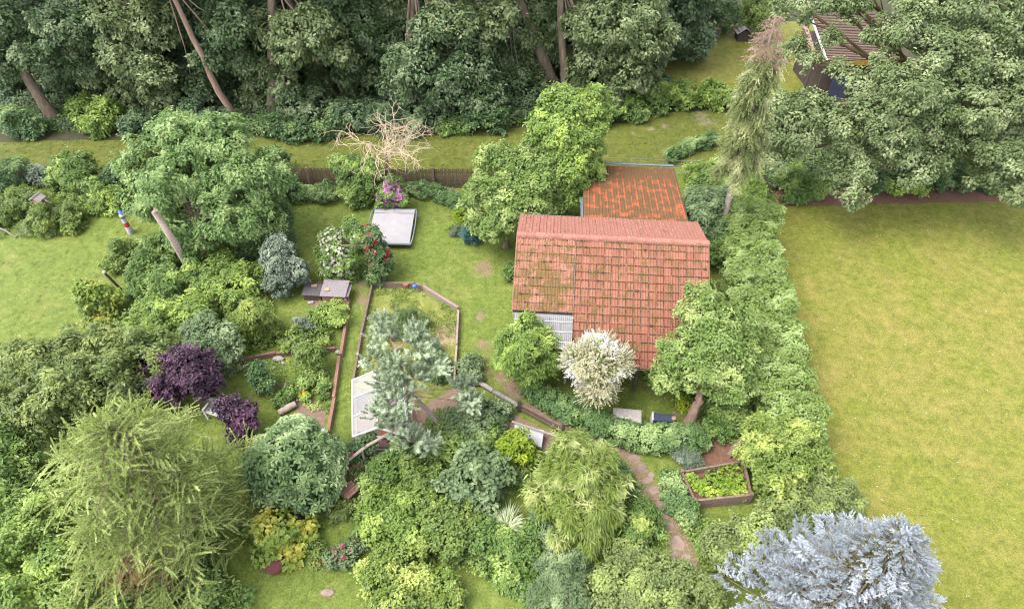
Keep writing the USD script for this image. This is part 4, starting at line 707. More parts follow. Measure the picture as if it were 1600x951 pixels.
wood_tree('big oak with massive brown trunk behind the two-headed apple tree', (868, 135), 41, (815, 5), [(790, 100, 30, 'y40.6'), (785, 60, 28, 'y41.5'), (870, 75, 26, 'y41.8'), (855, 20, 32, 'y42')], rad=.43, L=.21)
wood_tree('spreading oak at right end of the wood with overhanging pale crown', (886, 140), 39.6, (880, 80), [(950, 30, 50, 'y38.6'), (1000, 50, 46, 'y38.8'), (930, 85, 40, 'y39'), (990, 105, 44, 'y38.8'), (955, 140, 34, 'y38.6'), (1030, 60, 28, 'y38.8'), (910, 40, 34, 'y39.4'), (905, 130, 26, 'y39.5'), (1000, 0, 44, 'y39')], 'oak_front', rad=.3)
wood_tree('forest tree filling the dark gap right of the far left trunk', (130, 150), 41.5, (120, 60), [(110, 90, 40, 'y41'), (60, 40, 40, 'y41.5'), (160, 70, 40, 'y41.2'), (10, 130, 34, 'y41')], 'wood_dark', rad=.25)
wood_tree('dark forest tree between the long leaning trunk and the pale crown', (330, 140), 41.5, (335, 50), [(330, 60, 45, 'y41'), (290, 30, 45, 'y41.4'), (380, 40, 40, 'y41.2'), (400, 100, 36, 'y41'), (310, 110, 36, 'y41')], 'wood_dark', rad=.22)
wood_tree('dark forest tree between the dead tree and the massive oak trunk', (790, 150), 40.4, (790, 60), [(805, 140, 36, 'y39.4'), (770, 110, 34, 'y40'), (820, 165, 30, 'y39'), (840, 110, 28, 'y41.5')], 'oak', rad=.22)
for k_, (cx, lb) in enumerate(((75, 'leafy forest tree in the second row behind the far left trunk'), (245, 'second row forest tree left of the long leaning trunk top'), (385, 'second row forest tree right of the long leaning trunk'), (560, 'second row forest tree left of the slim reddish trunk'), (695, 'second row forest tree right of the slim reddish trunk'), (850, 'second row forest tree around the massive oak trunk'), (960, 'second row forest tree behind the spreading oak at wood end'))):
    rr = rng_of(lb); wood_tree(lb, (cx, 150), 43.2, (cx + 4, 40), [(cx + dx + rr.normal(0, 8), y_ + rr.normal(0, 8), rr.uniform(28, 40), 'y%.1f' % (42.4 + rr.normal(0, .4) - .006 * max(0, y_))) for y_ in (0, 45, 90, 135) for dx in (-48, 0, 48)], ('oak', 'oak_front')[k_ % 2], rad=.2, high=((0, 10, 2.2), (-1.2, 12, 2)), L=.24, W=.15)
r = rng_of('rows'); deep = None
for k in range(19):
    x = (-22 + (k % 8) * 4.6 if k < 16 else 27.5 + (k - 16) * 3.6) + r.normal(0, .5) + (k // 8 % 2) * 2.1; Y = (45.5 if k < 8 else 52 if k < 16 else 37 + (k - 16) * 2) + r.normal(0, .5)
    if 11.5 < x < 23: continue
    if deep is None or k == 8:
        deep = tree('deep_wood_tree', 'tall dark tree standing deep in the wood behind the front rows', 'tree', 'wood_dark', [(x, Y, 0), (x + .2, Y, 4), (x + .3, Y, 8)], None, .25, .26, .16, 1.5, group='trees deep in the wood',
            world=[Blob(np.array([x + a, Y + b, z]), q, q * .95, 7 + i) for i, (a, b, z, q) in enumerate([(0, -1, 3.2, 2.1), (-1.6, 0, 5, 2.0), (1.6, 0, 4.6, 2.1), (.2, -.6, 7, 2.4), (-1, .5, 9, 2.2), (1, .3, 10, 2.3), (0, 0, 12.5, 2.2), (-1.5, -.5, 1.8, 1.6), (1.4, -.6, 1.6, 1.6)])])
        src = UsdGeom.Xform.Get(stage, deep.path)
    else:
        pth = numbered('/World/deep_wood_tree'); x_ = UsdGeom.Xform.Define(stage, pth); x_.GetPrim().GetReferences().AddInternalReference(deep.path); x_.ClearXformOpOrder()
        x_.AddTranslateOp(opSuffix='at').Set(Gf.Vec3d(x, Y, 0)); x_.AddRotateZOp(opSuffix='turn').Set(float(r.uniform(0, 360))); x_.AddScaleOp(opSuffix='size').Set(Gf.Vec3f(*[float(r.uniform(.9, 1.15))] * 3))
        x_.GetPrim().SetInstanceable(True); keys(x_.GetPrim(), 'tall dark tree standing deep in the wood behind the front rows' if k < 16 else 'tall dark tree beyond the meadow edge right of the great oak', 'tree', 'trees deep in the wood' if k < 16 else 'trees right of the great oak')
# shrubs at the foot of the wood
for lb, mt, sp in (('dark shrub at the foot of the far left trunk', 'deep', [(25, 190, 28), (50, 200, 20)]), ('bright feathery shrub hanging at the edge of the wood', 'bright', [(130, 172, 26), (165, 180, 28), (150, 195, 22)]),
    ('small dark shrub right of the bright feathery shrub', 'wood_dark', [(205, 198, 22), (225, 190, 20)]), ('dark shrubbery along the wood edge behind the ash crown', 'wood_dark', [(300, 185, 26), (345, 190, 24)]),
    ('grey leaved shrub below the pale round crown in the wood', 'oak', [(455, 165, 30), (495, 150, 30), (480, 190, 24)]), ('low green shrub at wood edge left of the bare branches', 'deep', [(425, 195, 22), (460, 207, 18), (500, 207, 18), (525, 195, 22)]),
    ('dark bushy undergrowth just behind the bare branches', 'wood_dark', [(555, 180, 30), (600, 185, 30), (645, 190, 26)]), ('low bright weedy shrub at wood edge right of bare branches', 'mid', [(690, 200, 14), (715, 195, 16)]),
    ('dark low shrub left behind the two-headed apple tree', 'deep', [(740, 190, 22), (775, 185, 26)]), ('leafy green shrub under the spreading oak crown', 'mid', [(960, 165, 26), (990, 170, 24), (935, 180, 22)]),
    ('bright upright shrub row bordering the far clearing', 'bright', [(1040, 150, 22), (1070, 148, 24), (1105, 150, 24), (1130, 155, 20)]), ('dark green hazel shrub left of that bright row', 'mid', [(1000, 145, 24), (1022, 160, 22)]),
    ('large round dark shrub at the top of the far clearing', 'deep', [(1100, 15, 32, 1.6), (1135, 25, 24, 1.2), (1080, 25, 18)])):
    bush('shrub', lb, 'shrub', mt, sp, L=.17, W=.10, cover=1.6)
bush('shrub', 'pale shrub with brownish tips left of the wooden hutch', 'shrub', 'autumn', [(1050, 20, 26, 1.5), (1190, 35, 24, 1.2), (1180, 15, 24, 1.4)], L=.17, W=.1)
bush('clipped_hedge', 'low clipped dark hedge curving beside the track bend', 'hedge', 'box', [(1050, 243, 13), (1066, 234, 13), (1082, 228, 13), (1098, 223, 13), (1112, 218, 12)], L=.1, W=.06, amp=.12)
# big oak on the right
p = aty(1430, 250, 33.0); p[2] = 0
OAK = [(1240, 80, 22, 6.5), (1315, 200, 38, 5.0), (1425, 140, 44, 7.5), (1400, 200, 48, 5.5), (1450, 172, 50, 6.2), (1520, 150, 54, 6.6), (1580, 180, 54, 6.0), (1470, 95, 46, 8.0), (1545, 70, 56, 8.4), (1435, 40, 40, 9.0), (1345, -28, 34, 9.4), (1440, -5, 50, 9.6), (1530, 0, 58, 10), (1600, 60, 62, 8.6), (1250, 205, 40, 4.6),
       (1215, 235, 36, 3.6), (1330, 262, 38, 3.4), (1480, 225, 44, 4.6), (1540, 240, 44, 4.4), (1590, 260, 38, 4.2), (1620, 150, 62, 7), (1245, 5, 28, 8.4), (1600, 300, 24, 3.4), (1325, 305, 20, 2.6), (1255, 165, 24, 5.4), (1215, 180, 28, 5.0), (1420, 250, 36, 4.2), (1370, 165, 26, 6.2), (1385, 112, 26, 7.2), (1352, 150, 24, 6.2), (1305, 8, 20, 8.8), (1285, 165, 20, 5.4), (1300, 106, 13, 6.6), (1272, 95, 10, 6.8), (1378, 52, 26, 8.0), (1335, 6, 22, 9.0), (1300, 60, 11, 7.6), (1350, 118, 13, 6.8), (1335, 128, 14, 6.6)]
tree('great_oak', 'great spreading oak with grey green crown above the meadow top', 'tree', 'oak_front', [p, up(p, 2.5, -.1), up(p, 5, .1, .3)], OAK, .5, .15, .10, 1.6, limb=.30, twigs=7, bark='bark_moss', clump=.42, amp=.6)
for lb, mt, sp in (('dark shrubs behind the meadow top left of the oak foot', 'mid', [(1240, 285, 26), (1275, 290, 22)]), ('leafy bright shrub at red soil strip under the oak', 'bright', [(1400, 292, 16), (1432, 295, 15)]), ('dark shrub under the oak in the middle of the soil strip', 'deep', [(1360, 280, 24), (1470, 275, 26), (1440, 272, 24)]),
    ('dark shrub under the oak near the right picture edge', 'deep', [(1510, 280, 24), (1550, 278, 24)]), ('low green shrub in the red soil at meadow corner', 'mid', [(1250, 308, 12), (1232, 310, 11), (1268, 304, 10)]), ('shrub in the right upper corner of the meadow edge', 'mid', [(1590, 285, 22), (1620, 280, 26)])): bush('shrub', lb, 'shrub', mt, sp, L=.15, W=.09, cover=1.6)

# ------------------------------------------------------------------ garden trees
p = at(335, 425); tree('ash_tree', 'large bright green ash tree beside the pale dead trunk', 'tree', 'ash', [p, up(p, 1.5), up(p, 3)], [(300, 225, 52, 5), (250, 260, 52, 4.4), (345, 235, 48, 5), (385, 280, 52, 4), (300, 300, 66, 3.6), (240, 310, 46, 3.2), (345, 335, 58, 2.8), (415, 275, 38, 3.6), (300, 370, 42, 2), (400, 340, 42, 2.4), (270, 205, 34, 5.4), (360, 205, 30, 5)], .25, .16, .08, 1.9)
p = at(790, 385); tree('apple_tree', 'light green apple tree standing left of the cottage ridge', 'tree', 'apple', [p, up(p, 1.2), up(p, 2.4)], [(780, 260, 44, 3.4), (760, 310, 40, 2.6), (810, 300, 46, 2.8), (830, 250, 40, 3.6), (770, 350, 32, 1.8), (845, 310, 40, 2.6), (850, 270, 38, 3.2), (745, 345, 20, 1.8)], .16, .13, .085, 1.9)
p = at(880, 330); tree('pear_tree', 'taller yellow green fruit tree behind the annex corner', 'tree', 'bright', [p, up(p, 2), up(p, 3.8)], [(880, 165, 36, 5.6), (915, 185, 38, 5), (865, 205, 44, 4.8), (910, 225, 36, 4.2), (850, 190, 28, 5), (890, 255, 40, 3.6), (925, 170, 30, 5.2), (920, 265, 26, 3), (890, 300, 28, 2.6)], .16, .14, .09, 1.9)
p = at(1079, 658); tree('fruit_tree', 'fruit tree with thick bare trunk right of the cottage front', 'tree', 'apple', [p, up(p, .9), up(p, 1.9)], [(1105, 498, 38, 3.6), (1075, 545, 38, 3.0), (1120, 540, 44, 3.2), (1100, 580, 42, 2.6), (1050, 582, 34, 2.2), (1150, 560, 40, 2.6), (1135, 600, 34, 2.2), (1098, 462, 24, 3.8), (1150, 505, 36, 3.0)], .23, .12, .075, 1.6, bark='bark_red')
p = at(1118, 392); top = np.array([p[0] - .25, p[1], 11.6])    # tall thin spruce, ivy-like drooping sprays and a dead top
t = thing('tall_spruce', 'tall thin spruce with bare lower trunk and dead pinkish top', 'tree', (p[0], p[1], 0)); r = rng_of('sp2'); part(t, 'trunk', tube(wob(p, top, 8, .05, r), np.linspace(.17, .03, 8), 8), 'pale_wood', 40)
def whorls(p, top, z0, z1, n, R, r, droop=.5, sub=9, sl=.45):
    P, D, Lm = [], [], MB(); Hh = top[2]
    for k in range(n):
        z = z0 + (z1 - z0) * (k + r.random()) / n; a = r.uniform(0, 2 * np.pi); fz = (z - z0) / (z1 - z0); ln = R(fz) * r.uniform(.7, 1.15); o = p + (top - p) * (z / Hh); o = np.array([o[0], o[1], z])
        d = np.array([math.cos(a), math.sin(a), .12 - droop * .35]); q = np.array([o + d * ln * s - Z * droop * .35 * ln * s * s for s in np.linspace(0, 1, 5)]); Lm.add(tube(q, np.linspace(.022, .006, 5), 4))
        m = max(3, int(sub * ln / .8)); s = r.uniform(.15, 1, m); b = o + d * ln * s[:, None] - Z * (droop * .35 * ln * s * s)[:, None]; side = np.cross(d, Z); sg = r.choice([-1, 1], m)[:, None]
        P.append(b); D.append(d * .7 + side * sg * r.uniform(.3, 1, (m, 1)) - Z * (droop * r.uniform(.2, 1, (m, 1))) + r.normal(0, .15, (m, 3)))
    return np.vstack(P), np.vstack(D), Lm
P, D, Lm = whorls(p, top, 4.9, 10.1, 170, lambda f: .95 - .35 * f, r, .9, 24); part(t, 'branch', Lm, 'bark_moss'); part(t, 'needles', shoots(P, D, r.uniform(.25, .5, len(P)), .085, 20, r, .045, .5), 'leaf_spruce')
P, D, Lm = whorls(p, top, 9.9, 11.6, 70, lambda f: .75 - .5 * f, r, .5, 13); part(t, 'dead_top', shoots(P, D, r.uniform(.2, .42, len(P)), .05, 12, r, .028, .3), 'leaf_deadtop')
# dead bare tree
p = at(612, 300); t = thing('dead_tree', 'bare dead fruit tree with lichen covered tangled branches', 'tree', (p[0], p[1], 0)); r = rng_of('dead'); m = MB(); tw = MB()
part(t, 'trunk', tube([p - Z * .05, up(p, .9, .03), up(p, 1.8, -.02), up(p, 2.7)], [.13, .11, .10, .09], 8), 'bark')
def grow(a, d, ln, rad, lev):
    k = 5; P = [a]; dd = d
    for _ in range(k - 1): dd = unit(dd + r.normal(0, .3, 3) + Z * (.05 if lev < 2 else -.03)); P.append(P[-1] + dd * ln / (k - 1))
    (m if lev < 2 else tw).add(tube(P, np.linspace(rad, rad * .55, k), 5 if lev < 2 else 4))
    if lev >= 4: return
    for q in range([5, 4, 4, 3][lev]):
        i_ = r.integers(2, k); grow(P[i_] if q else P[-1], unit(dd + r.normal(0, .75, 3) + Z * [.2, 0, -.1, -.25][lev]), ln * r.uniform(.55, .8), rad * .58, lev + 1)
for a in np.linspace(0, 2 * np.pi, 9)[:-1]: grow(up(p, 2.5 + .2 * math.sin(3 * a)), unit(np.array([math.cos(a + .3), math.sin(a + .3), .55 + .35 * math.sin(5 * a)])), 1.5, .042, 1)
grow(up(p, 2.6), np.array([.1, 0, 1.0]), 1.5, .042, 1)
part(t, 'branch', m, 'lichen_branch'); part(t, 'twig', tw, 'lichen_branch')
# pine with leaning trunk
p = at(690, 668); k1, k2, k3 = at(645, 618, 1.3), at(630, 585, 3.0), at(620, 545, 4.6); t = thing('pine_tree', 'blue green pine with a bent bare trunk over the greenhouse', 'tree', (p[0], p[1], 0)); r = rng_of('pine')
part(t, 'trunk', tube([p, p * .5 + k1 * .5 + Z * .12, k1, k2, k3], [.10, .09, .08, .07, .04], 8), 'pale_wood', 40); m = MB(); PP, DD = [], []
for c_, rp, z in (((600, 530), 30, 4.6), ((655, 545), 34, 4.4), ((620, 575), 34, 4.2), ((585, 565), 22, 3.8), ((680, 575), 26, 3.6), ((620, 630), 34, 3.0), ((595, 645), 28, 2.4), ((650, 595), 28, 3.8), ((620, 665), 26, 2.2), ((645, 690), 30, 1.5), ((605, 600), 32, 3.6), ((600, 505), 16, 5.2), ((650, 520), 18, 5.0), ((670, 695), 22, 1.2), ((725, 605), 24, 1.6), ((735, 630), 18, 1.3)):
    c = at(*c_, z); R = rp * mpp(c); a = k1 + (k3 - k1) * np.clip((z - 1.3) / 3.3, 0, 1); m.add(tube(wob(a, c, 5, .06, r), np.linspace(.04, .015, 5), 5)); n = int(60 * R / .8) + 14
    d = sph(n, r); d[:, 2] = np.abs(d[:, 2]) * .8 - .1; b = c + d * R * r.uniform(.2, .75, (n, 1)); PP.append(b); DD.append(d + [0, 0, .45])
    for q in range(6): m.add(tube([c, b[q]], [.014, .006], 4))
P, D = np.vstack(PP), np.vstack(DD); part(t, 'branch', m, 'bark_red'); part(t, 'needles', shoots(P, D, r.uniform(.22, .42, len(P)), .11, 52, r, .026), 'leaf_pine')
# larch
p = at(312, 858); top = up(p, 7.3); t = thing('larch_tree', 'large drooping yellow green larch at the lower left', 'tree', (p[0], p[1], 0)); r = rng_of('larch'); part(t, 'trunk', tube(wob(p - Z * .05, top, 8, .05, r), np.linspace(.2, .012, 8), 8), 'bark', 40)
P, D, LL, Lm, dead = [], [], [], MB(), []
for k in range(96):
    z = .8 + 7.7 * (k + r.random()) / 96; z = .8 + (z - .8) * .83; fz = (z - .8) / 6.4; a = k * 2.4 + r.normal(0, .3); ln = (3.15 * (1 - fz) ** .42 + .5) * r.uniform(.7, 1.1) * (1 - .38 * max(0, math.cos(a))) * (1.25 if k % 4 == 0 else .9); o = up(p, z); d = np.array([math.cos(a), math.sin(a), .28]); s = np.linspace(0, 1, 7); q = o + d * ln * s[:, None] - Z * (.52 * ln * s * s)[:, None] + np.r_[0, r.normal(0, .05)][:1]
    Lm.add(tube(q, np.linspace(.035, .008, 7), 5)); n = int(11 * ln) + 8; ss = np.sort(r.uniform(.12, 1, n)); b = np.c_[[np.interp(ss, s, q[:, i]) for i in range(3)]].T; side = unit(np.cross(d, Z)); sg = np.where(np.arange(n) % 2, 1, -1)[:, None]
    dr = d * .7 + side * sg * r.uniform(.3, 1.3, (n, 1)) + Z * r.uniform(-.55, .75, (n, 1)) + r.normal(0, .2, (n, 3)); P.append(b); D.append(dr); LL.append(r.uniform(.35, .95, n) * (.65 + .4 * min(1, ln / 2.5)))
P.append(top + r.normal(0, .04, (30, 3)) - Z * r.uniform(0, .5, (30, 1))); D.append(sph(30, r) + [0, 0, .8]); LL.append(r.uniform(.3, .6, 30)); P, D, LL = np.vstack(P), np.vstack(D), np.hstack(LL); part(t, 'branch', Lm, 'bark'); dm = np.linalg.norm(P - at(225, 885, 2.6), axis=1) < .75; part(t, 'needles', shoots(P[~dm], D[~dm], LL[~dm] * 1.12, .06, 76, r, .032, .25), 'leaf_larch')
c = at(222, 880, 2.7); q = c + r.normal(0, .28, (60, 3)); dd = np.array([-.6, -.7, -.5]) + r.normal(0, .3, (60, 3)); part(t, 'dead_spray', shoots(np.vstack([P[dm], q]), np.vstack([D[dm], dd]), r.uniform(.5, .9, dm.sum() + 60), .02, 40, r, .022, .4), 'leaf_larch_dead', label='rust brown dead spray of the larch')
# blue spruce
p = at(1262, 1005); top = up(p, 7.4); t = thing('blue_spruce', 'silvery blue spruce at the lower right corner', 'tree', (p[0], p[1], 0)); r = rng_of('bsp'); part(t, 'trunk', tube([p, up(p, 4), top], [.2, .10, .012], 8), 'bark', 40)
P, D, LL, Lm, Pi, Di = [], [], [], MB(), [], []
for k in range(150):
    z = .7 + 6.7 * (k + r.random()) / 150; fz = (z - .7) / 6.7; a = k * 2.4 + r.normal(0, .25); ln = (3.0 * (1 - fz) ** .8 + .2) * r.uniform(.8, 1.1); o = up(p, z); d = np.array([math.cos(a), math.sin(a), .12]); s = np.linspace(0, 1, 5); q = o + d * ln * s[:, None] + Z * (.07 * ln * (s * s - s))[:, None]
    Lm.add(tube(q, np.linspace(.03, .008, 5), 4)); n = int(36 * ln) + 10; ss = r.uniform(.25, 1, n) ** .8; side = unit(np.cross(d, Z)); sg = r.choice([-1, 1], n)[:, None]; wd = (1 - ss)[:, None] * ln * .42 * r.random((n, 1)) + .05
    b = o + d * ln * ss[:, None] + side * sg * wd + Z * r.normal(0, .05, (n, 1)); P.append(b); D.append(d * .8 + side * sg * .8 + Z * r.uniform(-.1, .8, (n, 1)) + r.normal(0, .3, (n, 3))); LL.append(r.uniform(.12, .25, n))
    if k % 5 == 0: P.append(top - Z * r.uniform(0, .6, (8, 1)) + r.normal(0, .03, (8, 3))); D.append(sph(8, r) + [0, 0, .7]); LL.append(np.full(8, .26))
    mi = n // 2; ss = r.uniform(.05, .5, mi); Pi.append(o + d * ln * ss[:, None]); Di.append(d + side * r.choice([-1, 1], (mi, 1)) + r.normal(0, .3, (mi, 3)))
P, D, LL = np.vstack(P), np.vstack(D), np.hstack(LL); part(t, 'branch', Lm, 'bark'); part(t, 'needles', shoots(P, D, LL, .055, 24, r, .026), 'leaf_blue'); Pi, Di = np.vstack(Pi), np.vstack(Di); part(t, 'inner_needles', shoots(Pi, Di, .35, .05, 16, r, .024), 'leaf_bluebase', label='olive brown older needles inside the blue spruce')
cm = MB(); idx = r.choice(len(P), 46, False)
for i_ in idx: c = P[i_] - Z * .03; cm.add(tube([c, c - Z * .03, c - Z * .1, c - Z * .14], [.012, .03, .03, .01], 6))
part(t, 'cones', cm, 'terracotta', kind='stuff')
# chestnut sapling of big palmate leaves
B = blobs_px([(460, 724, 70, 1.4), (440, 750, 50, 1.0), (488, 755, 50, .9), (462, 686, 42, 1.6), (508, 718, 38, 1.1), (412, 728, 38, 1.0), (430, 702, 38, 1.4)], 'c'); base = np.r_[at(468, 790)[:2], 0]; t = thing('chestnut_sapling', 'round horse chestnut sapling with large palmate leaves', 'tree', base); r = rng_of('chest'); part(t, 'stem', stems(B, base, r, .05, 8), 'bark'); RV, RF, cnt = MB(), MB(), 0
for b in B:
    n = int(4 * np.pi * b.R[0] * b.R[2] * 16); d = sph(n, r); d = d[d[:, 2] > -.35]; C = b.c + d * b.R * r.uniform(.88, 1.08, (len(d), 1)); ok = np.ones(len(d), bool)
    for o in B:
        if o is not b: ok &= np.linalg.norm((C - o.c) / o.R, axis=1) > .85
    ok &= C[:, 2] > .1
    for c, dd in zip(C[ok], d[ok]):
        nrm = unit(dd * .7 + Z * .7 + r.normal(0, .25, 3)); u_ = unit(np.cross(nrm, r.normal(size=3))); w_ = np.cross(nrm, u_); a = np.arange(6) / 6 * 2 * np.pi + r.random(); V = []; Fq = []
        Ls = r.uniform(.17, .27)
        for q, x in enumerate(a):
            dl = u_ * math.cos(x) + w_ * math.sin(x); sl = np.cross(nrm, dl); V += [c, c + dl * Ls * .62 + sl * Ls * .2 + nrm * .015, c + dl * Ls - nrm * Ls * .28, c + dl * Ls * .62 - sl * Ls * .2 + nrm * .015]; Fq += [[q * 4, q * 4 + 1, q * 4 + 2], [q * 4, q * 4 + 2, q * 4 + 3]]
        if cnt < 300 and dd[1] < .5 and dd[2] > -.1 and r.random() < .4: part(t, 'palmate_leaf', (np.array(V), np.array(Fq)), 'leaf_chestnut'); cnt += 1
        else: RV.add(np.array(V), np.array(Fq))
part(t, 'foliage', RV, 'leaf_chestnut', kind='stuff'); part(t, 'inner_foliage', crown([Blob(b.c, b.R[0] * .8, b.R[2] * .8, 3) for b in B], .15, .08, r, 1.2), 'leaf_deep', kind='stuff')

